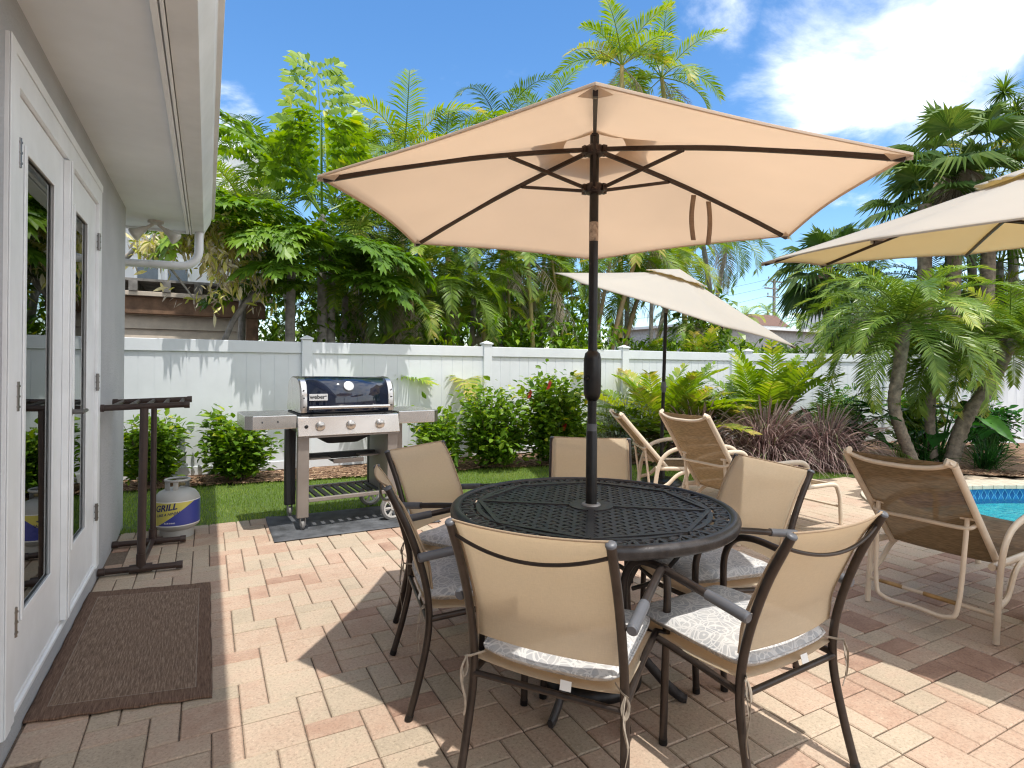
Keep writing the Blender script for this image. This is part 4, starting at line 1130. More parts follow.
# ================================================================== LOUNGERS
m_almond = mat('almond_frame', (0.66, 0.55, 0.42), 0.35, var=0.05, nscale=12, coat=0.1)
m_brownsl = fabricmat('brown_sling', (0.235, 0.165, 0.095), 0.32, (0.52, 0.36, 0.20), weave=240, alpha=0.19, contrast=0.75, bump=0.5)
m_bamboo = mat('worn_bar', (0.40, 0.24, 0.09), 0.4, nscale=8, var=0.3)
def make_lounger(name_label, loc, rz, back_dx, back_z, seat_l=1.15, gold=False, straight=False):
    t = thing('sun_lounger', loc, rz, name_label, 'sun lounger', 'almond framed sling loungers')
    sz = 0.345; wy = 0.262
    bt = Vector((-back_dx, 0, back_z)); bd = (bt - Vector((0, 0, sz))).normalized()
    for s in (-1, 1):
        y = s * wy
        g = MB(); g.tube(bez([(-0.10, y, sz + 0.005), (0.3, y, sz), (0.8, y, sz), (seat_l - 0.10, y, sz - 0.002), (seat_l - 0.03, y, sz - 0.02), (seat_l + 0.0, y, sz - 0.07), (seat_l + 0.025, y, 0.2), (seat_l + 0.04, y, 0.0)], 5), 0.0165, 10, sx=1.15, sy=0.95, ref=(0, 1, 0)); g.build('side_rail', m_almond, t, smooth=50)
        g = MB(); yy = y - s * 0.018
        a = Vector((0.03, yy, sz - 0.012)); b = Vector((bt.x, yy, bt.z)) - bd * 0.05
        P = bez([a, a.lerp(b, 0.5), b, b + bd * 0.035 + Vector((0.004, -s * 0.004, 0)), b + bd * 0.055 + Vector((-0.006, -s * 0.03, 0))], 5)
        g.tube(P, 0.0165, 10, sx=1.25, sy=0.9, ref=(0, 1, 0)); g.build('back_rail', m_almond, t, smooth=50)
        # flat-bar front arm: rear leg rising into a long arm
        ya = s * (wy + 0.03)
        P = bez([(-0.13, ya, 0.0), (-0.11, ya, 0.18), (-0.085, ya, 0.34), (-0.035, ya, 0.455), (0.06, ya, 0.525), (0.24, ya, 0.56), (0.48, ya, 0.565), (0.60, ya, 0.55), (0.655, ya, 0.50), (0.66, ya, 0.42), (0.66, ya, 0.345)], 6)
        g = MB(); g.tube(P, 1.0, 12, sx=0.020, sy=0.0125, ref=(0, 0, 1) if False else (0, 1, 0)); ar_ = g.build('arm', m_almond, t, smooth=50)
        g = MB(); P = bez([(-0.10, ya, 0.17), (0.0, ya, 0.20), (0.12, ya - s * 0.01, 0.30), (0.30, ya - s * 0.02, 0.345)], 6); g.tube(P, 1.0, 10, sx=0.018, sy=0.012, ref=(0, 1, 0)); g.build('arm_brace', m_almond, ar_, smooth=50)
    # top bar bowing behind the sling
    b0 = Vector((bt.x, -(wy - 0.018), bt.z)); g = MB()
    nrm = Vector((-bd.z, 0, bd.x)) * 1.0
    P = [Vector((bt.x, (wy - 0.02) * x, bt.z)) + Vector((-0.03, 0, -0.01)) * (1 - x * x) - bd * 0.045 * (1 - x ** 4) for x in [k / 10 - 1 for k in range(21)]]
    g.tube(P, 0.013, 10, sx=1.3, sy=0.9); g.build('back_top_bar', m_almond, t, smooth=60)
    mid = Vector((0, 0, sz)).lerp(bt, 0.40)
    g = MB(); P = bez([mid + Vector((0, -wy + 0.03, 0.0)), mid + Vector((-0.03, -wy + 0.07, -0.02)), mid + Vector((-0.035, 0, -0.02)), mid + Vector((-0.03, wy - 0.07, -0.02)), mid + Vector((0, wy - 0.03, 0.0))], 6); g.tube(P, 0.0105, 8); g.build('back_brace', m_almond, t, smooth=60)
    # U-shaped prop down to the rear crossbar
    g = MB(); q = mid + Vector((-0.02, 0, 0.03)); lo = Vector((mid.x + 0.02, 0, 0.10)) if not gold else Vector((-0.26, 0, 0.10))
    P = bez([q + Vector((0, -wy + 0.06, 0)), lo + Vector((0.01, -wy + 0.075, 0.08)), lo + Vector((0, -wy + 0.12, 0.0)), lo, lo + Vector((0, wy - 0.12, 0.0)), lo + Vector((0.01, wy - 0.075, 0.08)), q + Vector((0, wy - 0.06, 0))], 6); g.tube(P, 0.0115, 8); pr_ = g.build('prop_bar', m_almond, t, smooth=60)
    for s in (-1, 1):
        g = MB(); g.tube([q + Vector((0.01, s * (wy - 0.02), 0.0)), q + Vector((0.0, s * (wy - 0.09), 0.0))], 0.011, 8); g.build('pivot', m_almond, pr_, smooth=40)
    g = MB(); ya = wy + 0.03; g.tube([(-0.115, -ya, 0.13), (-0.115, ya, 0.13)], 0.0105, 8); cb = g.build('rear_crossbar', m_almond, t, smooth=60)
    if gold:
        for (ya, yb) in ((-0.14, 0.02), (0.12, 0.235)):
            g = MB(); g.tube([(-0.115, ya, 0.13), (-0.115, yb, 0.13)], 0.0117, 8); g.build('worn_sleeve', m_bamboo, cb, smooth=60)
    g = MB(); g.tube([(seat_l + 0.03, -wy, 0.15), (seat_l + 0.03, wy, 0.15)], 0.0105, 8); g.build('foot_crossbar', m_almond, t, smooth=60)
    # slings
    g = MB(); Lb = (bt - Vector((0, 0, sz))).length
    def S(u, v):
        x = u * 2 - 1; p = Vector((0.03, 0, sz - 0.005)) + (bt - Vector((0.03, 0, sz - 0.005))) * v
        return p + Vector((0, x * (wy - 0.022), 0)) + Vector((-0.025, 0, -0.012)) * (1 - x * x) * (0.4 + 0.6 * math.sin(PI * v))
    g.grid(S, 12, 16); g.build('back_sling', m_brownsl, t, smooth=180, solid=0.003)
    g = MB(); g.grid(lambda u, v: Vector((0.03 + (seat_l - 0.08) * v, (u * 2 - 1) * (wy - 0.012), sz + 0.004 - 0.03 * (1 - (u * 2 - 1) ** 2) * (0.3 + 0.7 * abs(math.sin(PI * 2 * v))))), 12, 24); g.build('seat_sling', m_brownsl, t, smooth=180, solid=0.003)
    return t
l1 = make_lounger('almond framed lounger right behind the table, brown sling back towards the camera', (3.56, 3.22, 0.002), 0.0, 0.40, 0.95, seat_l=1.09)
l2 = make_lounger('almond framed lounger at the right beside the pool, worn bar under its back', (3.43, 1.63, 0.002), R(3), 0.46, 0.875, gold=True)
l3 = make_lounger('lounger standing on the lawn edge furthest back under the tilted umbrella, seen side-on', (3.92, 4.32, 0.002), R(-26), 0.42, 0.85, seat_l=1.05)

# square resin side table at the right edge
st = thing('side_table', (3.44, 0.955, 0), 0, 'beige plastic side table at the right edge of the photo', 'side table')
m_resin = mat('beige_resin', (0.56, 0.46, 0.35), 0.5, var=0.06, nscale=10, bump=0.05)
g = MB(); g.box(-0.235, 0.235, -0.235, 0.235, 0.475, 0.505); g.build('tabletop', m_resin, st, bevel=0.012)
for sx in (-1, 1):
    for sy in (-1, 1):
        g = MB(); x, y = sx * 0.205, sy * 0.205
        g.hexa([Vector(q) for q in ((x * 1.05 - .02, y * 1.05 - .02, 0), (x * 1.05 + .02, y * 1.05 - .02, 0), (x * 1.05 + .02, y * 1.05 + .02, 0), (x * 1.05 - .02, y * 1.05 + .02, 0), (x - .028, y - .028, .474), (x + .028, y - .028, .474), (x + .028, y + .028, .474), (x - .028, y + .028, .474))])
        g.build('leg', m_resin, st, bevel=0.006)
g = MB(); g.box(-0.2, 0.2, -0.2, 0.2, 0.15, 0.17); g.build('shelf', m_resin, st, bevel=0.008)

# ================================================================== GRILL
m_steel = mat('stainless', (0.62, 0.60, 0.58), 0.26, metal=0.95, var=0.05, nscale=4)
m_steelb = mat('grey_painted_steel', (0.30, 0.265, 0.24), 0.42, metal=0.35, var=0.06, nscale=6)
m_lid = mat('dark_enamel', (0.008, 0.014, 0.035), 0.06, var=0.2, nscale=10, coat=0.6)
m_gdark = mat('grill_black', (0.02, 0.02, 0.022), 0.5, var=0.2)
m_rubber = mat('grey_wheel', (0.20, 0.195, 0.19), 0.6, var=0.1)
m_wheelw = mat('white_wheel', (0.62, 0.60, 0.57), 0.5, var=0.05)
GX, GY, GR = 1.005, 5.02, R(4)
gr = thing('gas_grill', (GX, GY, 0), GR, 'stainless gas grill with a dark blue lid and open cart on a black mat', 'grill')
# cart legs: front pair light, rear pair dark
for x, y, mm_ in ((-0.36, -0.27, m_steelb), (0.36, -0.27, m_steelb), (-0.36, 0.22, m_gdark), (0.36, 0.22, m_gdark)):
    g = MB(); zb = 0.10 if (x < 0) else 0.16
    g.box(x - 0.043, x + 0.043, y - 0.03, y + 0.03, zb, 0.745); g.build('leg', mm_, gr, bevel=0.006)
g = MB(); g.box(0.318, 0.40, -0.238, 0.188, 0.20, 0.74); g.build('side_panel', m_steelb, gr, bevel=0.004)
for ya_ in (-0.29, 0.20):
    g = MB(); g.box(-0.316, 0.316, ya_, ya_ + 0.03, 0.215, 0.245); g.build('shelf_rail', m_steelb, gr, bevel=0.004)
g = MB()
for k in range(9):
    x = -0.285 + 0.57 * k / 8; g.box(x - 0.021, x + 0.021, -0.257, 0.199, 0.222, 0.236)
g.build('bottom_shelf', m_gdark, gr, bevel=0.003)
g = MB(); g.box(-0.31, 0.31, 0.02, 0.19, 0.515, 0.53); g.box(-0.31, 0.31, 0.0, 0.019, 0.50, 0.55); g.build('rear_shelf', m_gdark, gr, bevel=0.003)
g = MB(); g.box(-0.10, 0.14, -0.20, -0.02, 0.495, 0.50); g.box(-0.105, 0.145, -0.205, -0.20, 0.49, 0.525); g.box(-0.31, -0.1, -0.10, 0.0, 0.515, 0.527); g.box(0.14, 0.31, -0.10, 0.0, 0.515, 0.527); g.build('drip_tray', m_steelb, gr, bevel=0.002)
g = MB()
n_ = 24
pr2 = [(0.30, 0.745), (0.26, 0.70), (0.12, 0.655), (0.0, 0.648)]
g.grid(lambda u, v: Vector(((u * 2 - 1) * (0.30 - 0.12 * v), -0.22 + 0.40 * 0.5 + (0.20 - 0.12 * v) * (1 if False else 0), 0)), 1, 1) if False else None
g.hexa([Vector(q) for q in ((-0.13, -0.12, 0.645), (0.13, -0.12, 0.645), (0.13, 0.12, 0.645), (-0.13, 0.12, 0.645), (-0.29, -0.25, 0.745), (0.29, -0.25, 0.745), (0.29, 0.22, 0.745), (-0.29, 0.22, 0.745))])
g.build('burner_box', m_gdark, gr, bevel=0.03)
g = MB(); g.box(-0.378, 0.378, -0.262, 0.25, 0.746, 0.905); g.build('cook_box', m_gdark, gr, bevel=0.01)
g = MB()
g.hexa([Vector(q) for q in ((-0.41, -0.335, 0.735), (0.41, -0.335, 0.735), (0.41, -0.264, 0.735), (-0.41, -0.264, 0.735), (-0.41, -0.30, 0.885), (0.41, -0.30, 0.885), (0.41, -0.264, 0.895), (-0.41, -0.264, 0.895))])
cp = g.build('control_panel', m_steel, gr, bevel=0.006)
g = MB(); g.box(-0.405, 0.405, -0.325, -0.262, 0.722, 0.733); g.build('panel_trim', m_steelb, cp)
nq = Vector((0, -0.15, -0.035)).normalized(); Q = nq.to_track_quat('Z', 'Y').to_matrix().to_4x4()
for x in (-0.24, 0.0, 0.24):
    g = MB(); g.lathe([(0.036, 0.0), (0.038, 0.004), (0.036, 0.008), (0.031, 0.010), (0.031, 0.030), (0.026, 0.034), (0.001, 0.035)], (x, -0.3185, 0.812), 26, M=Q)
    kn = g.build('knob', m_steel, cp, smooth=40)
g = MB(); g.lathe([(0.014, 0.0), (0.014, 0.006), (0.009, 0.008), (0.009, 0.016), (0.001, 0.017)], (-0.345, -0.3185, 0.812), 18, M=Q); g.build('igniter_button', m_gdark, cp, smooth=40)
# lid: rolled top
lp = [(-0.262, 0.91), (-0.268, 0.96), (-0.262, 1.05), (-0.235, 1.12), (-0.19, 1.165), (-0.12, 1.187), (0.0, 1.193), (0.12, 1.185), (0.19, 1.15), (0.235, 1.07), (0.25, 0.91)]
LP = bez([(0, y, z) for y, z in lp], 4)
g = MB(); g.grid(lambda u, v: Vector((-0.330 + 0.66 * u, LP[round(v * (len(LP) - 1))].y, LP[round(v * (len(LP) - 1))].z)), 2, len(LP) - 1)
lid = g.build('lid', m_lid, gr, smooth=60, solid=0.004)
for s in (-1, 1):
    g = MB(); x0, x1 = (0.331, 0.382); P2 = [(p.y * 1.012, p.z + 0.004) for p in LP]
    b = len(g.v); k = len(P2)
    for xx in (x0, x1 - 0.012, x1):
        sc_ = 1.0 if xx < x1 else 0.965
        for y, z in P2: g.vert((s * xx, y * sc_, 0.91 + (z - 0.91) * sc_))
    for r_ in range(2):
        for i in range(k - 1): g.face(r_ * k + i, r_ * k + i + 1, (r_ + 1) * k + i + 1, (r_ + 1) * k + i)
    g.face(*[2 * k + i for i in range(k)]); g.face(*[i for i in reversed(range(k))])
    ep = g.build('lid_end', m_steel, lid, smooth=40)
    g = MB()
    for z, y in ((0.96, -0.272), (1.03, -0.270), (1.09, -0.258)): g.lathe([(0.006, 0), (0.006, 0.003), (0.001, 0.004)], (s * 0.356, y - 0.006, z), 10, M=Matrix.Rotation(R(90), 4, 'X'))
    g.build('rivet', m_gdark, ep)
g = MB(); g.tube([(-0.325, -0.315, 0.955), (0.325, -0.315, 0.955)], 0.0135, 14)
hd = g.build('handle', m_steel, lid, smooth=50)
for s in (-1, 1):
    g = MB(); g.tube([(s * 0.30, -0.315, 0.955), (s * 0.30, -0.268, 0.955)], 0.010, 10); g.build('handle_bracket', m_steel, hd, smooth=40)
Qg = Vector((0, -0.85, 0.4)).normalized().to_track_quat('Z', 'Y').to_matrix().to_4x4()
g = MB(); g.lathe([(0.040, -0.006), (0.043, 0.004), (0.041, 0.012), (0.034, 0.013)], (0.0, -0.242, 1.118), 30, M=Qg); th = g.build('thermometer', m_steel, lid, smooth=40)
g = MB(); g.lathe([(0.034, 0.0125), (0.001, 0.0126)], (0.0, -0.242, 1.118), 30, M=Qg); g.build('dial', mat('white_dial', (0.75, 0.75, 0.72), 0.3, nscale=120, var=0.15), th)
# maker's plate, dark letters on a bright plate
g = MB(); g.box(-0.072, 0.072, -0.0022, 0.0022, -0.027, 0.027)
pl = g.build('badge', m_steel, lid, bevel=0.002); pl.location = (-0.245, -0.2735, 1.035); pl.rotation_euler = (R(-3), 0, 0)
me = text_mesh('weber', 0.046, 0.0006, 0.0012); me.materials.append(m_gdark)
o = bpy.data.objects.new('lettering', me); COL.objects.link(o); o.parent = pl; o.location = (-0.008, -0.0029, 0.002); o.rotation_euler = (R(90), 0, 0)
g = MB(); g.box(0.052, 0.064, -0.0034, -0.0023, 0.004, 0.010); g.box(0.055, 0.060, -0.0034, -0.0023, 0.0105, 0.014); g.build('logo_mark', m_gdark, pl)
# side shelves
for s in (-1, 1):
    g = MB(); x0, x1 = 0.412, 0.775 if s < 0 else 0.79
    poly = [(s * x0, -0.30), (s * (x1 - 0.05), -0.30), (s * x1, -0.26), (s * x1, 0.20), (s * (x1 - 0.04), 0.23), (s * x0, 0.23)]
    if s < 0: poly.reverse()
    g.prism(poly, 0.80, 0.905); sh = g.build('side_shelf', m_steel, gr, bevel=0.006)
    if s < 0:
        for x in (-0.55, -0.66):
            g = MB(); g.tube([(x, -0.301, 0.86), (x, -0.312, 0.86), (x, -0.316, 0.85)], 0.004, 6); g.build('tool_hook', m_gdark, sh, smooth=40)
g = MB(); g.box(0.425, 0.60, 0.10, 0.22, 0.18, 0.798); g.build('tank_screen', m_steelb, gr, bevel=0.005)
# caster (front left) and big wheels (right)
def caster(x, y):
    g = MB(); g.tube([(x - 0.011, y, 0.042), (x + 0.011, y, 0.042)], 0.040, 22); g.tube([(x - 0.014, y, 0.042), (x + 0.014, y, 0.042)], 0.018, 14)
    w_ = g.build('caster_wheel', m_rubber, gr, smooth=40)
    g = MB(); g.box(x - 0.02, x - 0.0145, y - 0.03, y + 0.02, 0.04, 0.10); g.box(x + 0.0145, x + 0.02, y - 0.03, y + 0.02, 0.04, 0.10); g.build('caster_fork', m_rubber, w_)
caster(-0.36, -0.27); caster(-0.36, 0.22)
for x, y in ((0.355, -0.325), (0.355, 0.26)):
    g = MB(); Mw = Matrix.Translation((x + 0.0, y, 0.105)) @ Matrix.Rotation(R(90), 4, 'X')
    g.lathe([(0.082, -0.022), (0.100, -0.020), (0.105, -0.012), (0.105, 0.012), (0.100, 0.020), (0.082, 0.022)], n=40, M=Mw)
    wh = g.build('wheel', m_rubber, gr, smooth=40)
    g = MB(); g.lathe([(0.070, -0.012), (0.070, 0.022), (0.0815, 0.0225), (0.0815, -0.012)], n=40, M=Mw); g.lathe([(0.001, 0.024), (0.020, 0.024), (0.022, 0.010)], n=20, M=Mw)
    for k in range(6):
        a = k * PI / 3
        g.bar(Mw @ Vector((0.016 * math.cos(a), 0.016 * math.sin(a), 0.012)), Mw @ Vector((0.073 * math.cos(a), 0.073 * math.sin(a), 0.012)), 0.014, 0.012)
        a += 0.3; g.bar(Mw @ Vector((0.03 * math.cos(a), 0.03 * math.sin(a), 0.010)), Mw @ Vector((0.073 * math.cos(a - .05), 0.073 * math.sin(a - .05), 0.010)), 0.008, 0.008)
    g.build('hub_cap', m_wheelw, wh, smooth=30)
# grill mat
g = MB(); a0, a1, b0, b1 = 0.44, 1.72, 4.475, 5.20
Mm = Matrix.Rotation(R(0.5), 4, 'Z')
def gm(u, v):
    x, y = a0 + (a1 - a0) * u, b0 + (b1 - b0) * v
    return Vector((x, y, 0.006 + 0.006 * noise.noise((x * 4, y * 4, 3)) ** 2 + (0.012 * max(0, 1 - u * 9) * max(0, 1 - (1 - v) * 5))))
g.grid(gm, 30, 20)
tag(g.build('grill_mat', mat('black_mat', (0.085, 0.09, 0.10), 0.75, var=0.35, nscale=7, bump=0.3, bscale=80), solid=0.005, smooth=60), 'thin black floor mat lying under the gas grill', 'mat')

# ================================================================== TUBE STAND, TANK, DOOR MAT
m_pvc = mat('brown_pipe', (0.045, 0.027, 0.022), 0.38, var=0.15, nscale=12)
rk = thing('pipe_rack', (-0.33, 4.20, 0), R(0), 'brown pipe rack with a slatted top standing beside the glass doors', 'rack')
rr = 0.0185
for y in (0.0, 0.60):
    zt_ = 1.015; sh = -0.02 if y == 0 else 0.0
    g = MB(); g.tube([(sh, y, 0.035), (sh * 0.5, y, zt_)], rr * 1.25 if y == 0 else rr, 14); po = g.build('upright', m_pvc, rk, smooth=50)
    g = MB(); g.tube([(sh, y, 0.03), (sh, y, 0.12)], rr * 1.42, 14); g.tube([(sh - 0.06, y, 0.03), (sh + 0.06, y, 0.03)], rr * 1.42, 14); g.build('tee_joint', m_pvc, po, smooth=50)
    g = MB(); x0, x1 = -0.235, 0.20; dy = -0.03
    g.tube([(x0, y + 0.02, 0.03), (x1, y + dy, 0.03)], rr, 14); ft = g.build('foot_bar', m_pvc, rk, smooth=50)
    for x, q in ((x0 + 0.03, 0.017), (x1 - 0.03, dy + 0.003)):
        g = MB(); g.tube([(x, y + q, 0.03), (x + 0.035 * (1 if x > 0 else -1), y + q, 0.03)], rr * 1.25, 14); g.build('end_cap', m_pvc, ft, smooth=50)
    g = MB(); g.tube([(-0.235, y + 0.01, 1.02), (0.225, y - 0.02, 1.035)], rr, 14); tb = g.build('top_bar', m_pvc, rk, smooth=50)
    for x, q, zq in ((-0.215, 0.009, 1.02), (0.205, -0.019, 1.034)):
        g = MB(); g.tube([(x, y + q, zq), (x + 0.03 * (1 if x > 0 else -1), y + q, zq)], rr * 1.22, 14); g.build('end_cap', m_pvc, tb, smooth=50)
g = MB(); g.tube([(-0.02, 0.02, 0.04), (0.0, 0.58, 0.04)], rr * 0.9, 12); g.build('floor_rail', m_pvc, rk, smooth=50)
for k in range(5):
    g = MB(); x = -0.18 + k * 0.09; g.tube([(x, 0.0, 1.026 + k * .002), (x, 0.59, 1.026 + k * .002)], 0.012, 10); g.build('slat', m_pvc, rk, smooth=50)

m_tank = mat('tank_paint', (0.42, 0.42, 0.40), 0.42, var=0.06, nscale=6)
TKX, TKY = -0.19, 5.0
tk = thing('propane_tank', (TKX, TKY, 0), 0, 'squat grey propane tank with a yellow and blue sleeve by the lawn', 'gas tank')
tr_ = 0.152
g = MB(); g.lathe([(0.001, 0.05), (0.06, 0.045), (0.115, 0.06), (0.145, 0.085), (tr_, 0.115), (tr_, 0.27), (0.146, 0.30), (0.12, 0.335), (0.07, 0.358), (0.001, 0.365)], n=56); g.build('body', m_tank, tk, smooth=60)
g = MB(); g.lathe([(0.108, 0.0), (0.112, 0.0), (0.112, 0.065), (0.108, 0.065)], n=40); g.build('foot_ring', m_tank, tk, smooth=50)
g = MB()
for a0_ in (R(30), R(210)):
    g.lathe([(0.078, 0.335), (0.081, 0.335), (0.081, 0.415), (0.078, 0.415)], n=12, a0=a0_ - R(28), a1=a0_ + R(28))
for a0_ in (R(-95), R(85)):
    g.lathe([(0.078, 0.335), (0.081, 0.335), (0.081, 0.415), (0.078, 0.415)], n=6, a0=a0_ - R(12), a1=a0_ + R(12))
g.tube([(0.08 * math.cos(2 * PI * k / 40), 0.08 * math.sin(2 * PI * k / 40), 0.42) for k in range(40)], 0.009, 8, closed=True)
g.build('collar', m_tank, tk, smooth=50)
g = MB(); g.tube([(0, 0, 0.36), (0, 0, 0.40)], 0.016, 12); g.tube([(0, 0, 0.385), (0.05, -0.02, 0.385)], 0.012, 10); g.tube([(0, 0, 0.40), (0, 0, 0.413)], 0.026, 14); g.build('valve', mat('brass', (0.45, 0.36, 0.2), 0.35, metal=0.8), tk, smooth=40)
# printed sleeve: yellow above, blue below, split along a rising diagonal
m_slv, nt, out = newmat('printed_sleeve'); L = nt.links.new
tc = N(nt, 'ShaderNodeTexCoord'); sp = N(nt, 'ShaderNodeSeparateXYZ'); L(tc.outputs['Object'], sp.inputs[0])
k1 = mth2('MULTIPLY', sp.outputs[0], 0.72); k2 = mth2('ADD', k1, 0.192); df = mth2('SUBTRACT', sp.outputs[2], k2)
fc = mth2('GREATER_THAN', df, 0.0); 
mx1 = N(nt, 'ShaderNodeMix', data_type='RGBA'); L(fc, mx1.inputs['Factor']); mx1.inputs[6].default_value = (0.045, 0.06, 0.30, 1); mx1.inputs[7].default_value = (0.62, 0.56, 0.12, 1)
p = N(nt, 'ShaderNodeBsdfPrincipled', Roughness=0.35); L(mx1.outputs[2], p.inputs['Base Color']); L(p.outputs[0], out.inputs[0])
g = MB(); g.lathe([(tr_ + 0.0015, 0.108), (tr_ + 0.0015, 0.275)], n=72); sl = g.build('sleeve', m_slv, tk, smooth=180)
g = MB(); g.lathe([(tr_ + 0.001, 0.100), (tr_ + 0.002, 0.108)], n=56); g.lathe([(tr_ + 0.002, 0.275), (tr_ + 0.001, 0.281)], n=56); g.build('sleeve_edge', m_clabel, sl, smooth=60)
def wrap_text(body, size, ang, z, m, par, rise=0.0, bold=0.001, r=tr_ + 0.0022, shear=0.2):
    me = text_mesh(body, size, 0.0003, bold, shear)
    for v in me.vertices:
        x, y, zz_ = v.co
        y2 = y + rise * x
        a = ang + x / r
        v.co = ((r + zz_) * math.cos(a), (r + zz_) * math.sin(a), z + y2)
    me.materials.append(m); o = bpy.data.objects.new('lettering', me); COL.objects.link(o); o.parent = par; return o
vd = math.atan2(-TKY, -TKX)         # direction towards the doors side viewer
m_ink = mat('blue_ink', (0.02, 0.025, 0.12), 0.4)
wrap_text('GRILL', 0.062, vd - 0.52, 0.238, m_ink, sl, 0.14, 0.002)
wrap_text('LIKE A NINJA!', 0.026, vd - 0.42, 0.192, m_ink, sl, 0.16, 0.0006)
g = MB()
for k in range(14):
    a = 2 * PI * k / 14
wrap_text('BLUE RHINO', 0.013, vd - 0.32, 0.128, m_clabel, sl, 0, 0.0004, shear=0)

# woven door mat with a darker border and a light inner line
m_mat, nt, out = newmat('woven_mat'); L = nt.links.new
tc = N(nt, 'ShaderNodeTexCoord'); sp = N(nt, 'ShaderNodeSeparateXYZ'); L(tc.outputs['Object'], sp.inputs[0])
mp = N(nt, 'ShaderNodeMapping'); mp.inputs['Scale'].default_value = (190, 14, 1); L(tc.outputs['Object'], mp.inputs[0])
na = N(nt, 'ShaderNodeTexNoise', Scale=1.0, Detail=4.0, Roughness=0.75); L(mp.outputs[0], na.inputs[0])
wv = N(nt, 'ShaderNodeTexWave', Scale=150.0, bands_direction='Y', Distortion=0.5); L(tc.outputs['Object'], wv.inputs[0])
MW, ML = 0.30, 0.655
ax = mth2('ABSOLUTE', sp.outputs[0]); ay = mth2('ABSOLUTE', mth2('ADD', sp.outputs[1], mth2('MULTIPLY', sp.outputs[0], 0.2)))
ed = mth2('MAXIMUM', mth2('SUBTRACT', ax, MW - 0.055), mth2('SUBTRACT', ay, ML - 0.085))
cb_ = ramp(nt, na.outputs['Fac'], [(0.30, (0.075, 0.04, 0.024)), (0.5, (0.19, 0.11, 0.072)), (0.70, (0.31, 0.20, 0.14))])
ci = ramp(nt, na.outputs['Fac'], [(0.30, (0.09, 0.052, 0.032)), (0.5, (0.245, 0.16, 0.11)), (0.70, (0.45, 0.33, 0.24))])
m1 = N(nt, 'ShaderNodeMix', data_type='RGBA'); L(mth2('GREATER_THAN', ed, 0.0), m1.inputs['Factor']); L(ci, m1.inputs[6]); L(cb_, m1.inputs[7])
ln = mth2('MULTIPLY', mth2('GREATER_THAN', ed, -0.004), mth2('LESS_THAN', ed, 0.0))
m2 = N(nt, 'ShaderNodeMix', data_type='RGBA'); L(mth2('MULTIPLY', ln, 0.6), m2.inputs['Factor']); L(m1.outputs[2], m2.inputs[6]); m2.inputs[7].default_value = (0.36, 0.30, 0.24, 1)
p = N(nt, 'ShaderNodeBsdfPrincipled', Roughness=0.9); L(m2.outputs[2], p.inputs['Base Color'])
hh2 = mth2('ADD', na.outputs['Fac'], mth2('MULTIPLY', wv.outputs['Fac'], 0.6)); bp = N(nt, 'ShaderNodeBump', Strength=0.8, Distance=0.003); L(hh2, bp.inputs['Height']); L(bp.outputs[0], p.inputs['Normal']); L(p.outputs[0], out.inputs[0])
g = MB(); g.grid(lambda u, v: Vector(((u * 2 - 1) * MW * (1 + 0.006 * math.sin(v * 37)), (v * 2 - 1) * ML + 0.004 * math.sin(u * 29) - 0.2 * (u * 2 - 1) * MW, 0.006 + 0.0015 * math.sin(v * 9 + u * 3))), 30, 60)
dm_ = g.build('door_mat', m_mat, None, solid=0.008, smooth=60); dm_.location = (-0.272, 3.225, 0.0)
tag(dm_, 'brown woven mat on the paving in front of the double doors', 'mat')
# ================================================================== PLANTS
m_bark = mat('palm_bark', (0.26, 0.21, 0.16), 0.9, nscale=14, var=0.3, bump=1.0, bscale=26)
m_barkg = mat('grey_bark', (0.30, 0.28, 0.25), 0.9, nscale=10, var=0.25, bump=0.8, bscale=30)
m_cane = mat('golden_cane', (0.42, 0.30, 0.10), 0.5, nscale=4, col2=(0.22, 0.22, 0.07))
m_canem = mat('orange_cane', (0.40, 0.24, 0.12), 0.6, nscale=5, col2=(0.20, 0.16, 0.08))
m_wood2 = mat('stem_wood', (0.16, 0.12, 0.08), 0.85, nscale=20, var=0.2)
LG = leafmat('areca_leaf', [(0.0, (0.055, 0.11, 0.014)), (0.35, (0.115, 0.20, 0.024)), (0.65, (0.20, 0.30, 0.038)), (0.88, (0.34, 0.37, 0.06)), (1.0, (0.48, 0.40, 0.12))], 0.38)
LD = leafmat('date_leaf', [(0.0, (0.035, 0.075, 0.015)), (0.4, (0.09, 0.16, 0.025)), (0.75, (0.19, 0.28, 0.045)), (1.0, (0.38, 0.41, 0.09))], 0.30, 0.34)
LF = leafmat('fishtail_leaf', [(0.0, (0.035, 0.09, 0.010)), (0.45, (0.10, 0.20, 0.018)), (0.8, (0.22, 0.34, 0.028)), (1.0, (0.44, 0.46, 0.06))], 0.34)
LY = leafmat('pale_leaf', [(0.0, (0.22, 0.28, 0.05)), (0.4, (0.50, 0.50, 0.10)), (0.7, (0.68, 0.60, 0.28)), (1.0, (0.72, 0.68, 0.58))], 0.30)
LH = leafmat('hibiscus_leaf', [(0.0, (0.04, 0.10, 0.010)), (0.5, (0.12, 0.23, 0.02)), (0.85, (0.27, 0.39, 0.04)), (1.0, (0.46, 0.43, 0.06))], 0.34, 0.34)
LS = leafmat('silver_leaf', [(0.0, (0.18, 0.24, 0.17)), (0.5, (0.33, 0.40, 0.31)), (1.0, (0.52, 0.57, 0.48))], 0.25)
LP = leafmat('purple_blade', [(0.0, (0.08, 0.045, 0.04)), (0.35, (0.19, 0.115, 0.11)), (0.6, (0.33, 0.23, 0.215)), (0.82, (0.48, 0.39, 0.35)), (0.92, (0.16, 0.19, 0.07)), (1.0, (0.11, 0.17, 0.05))], 0.25, 0.55)
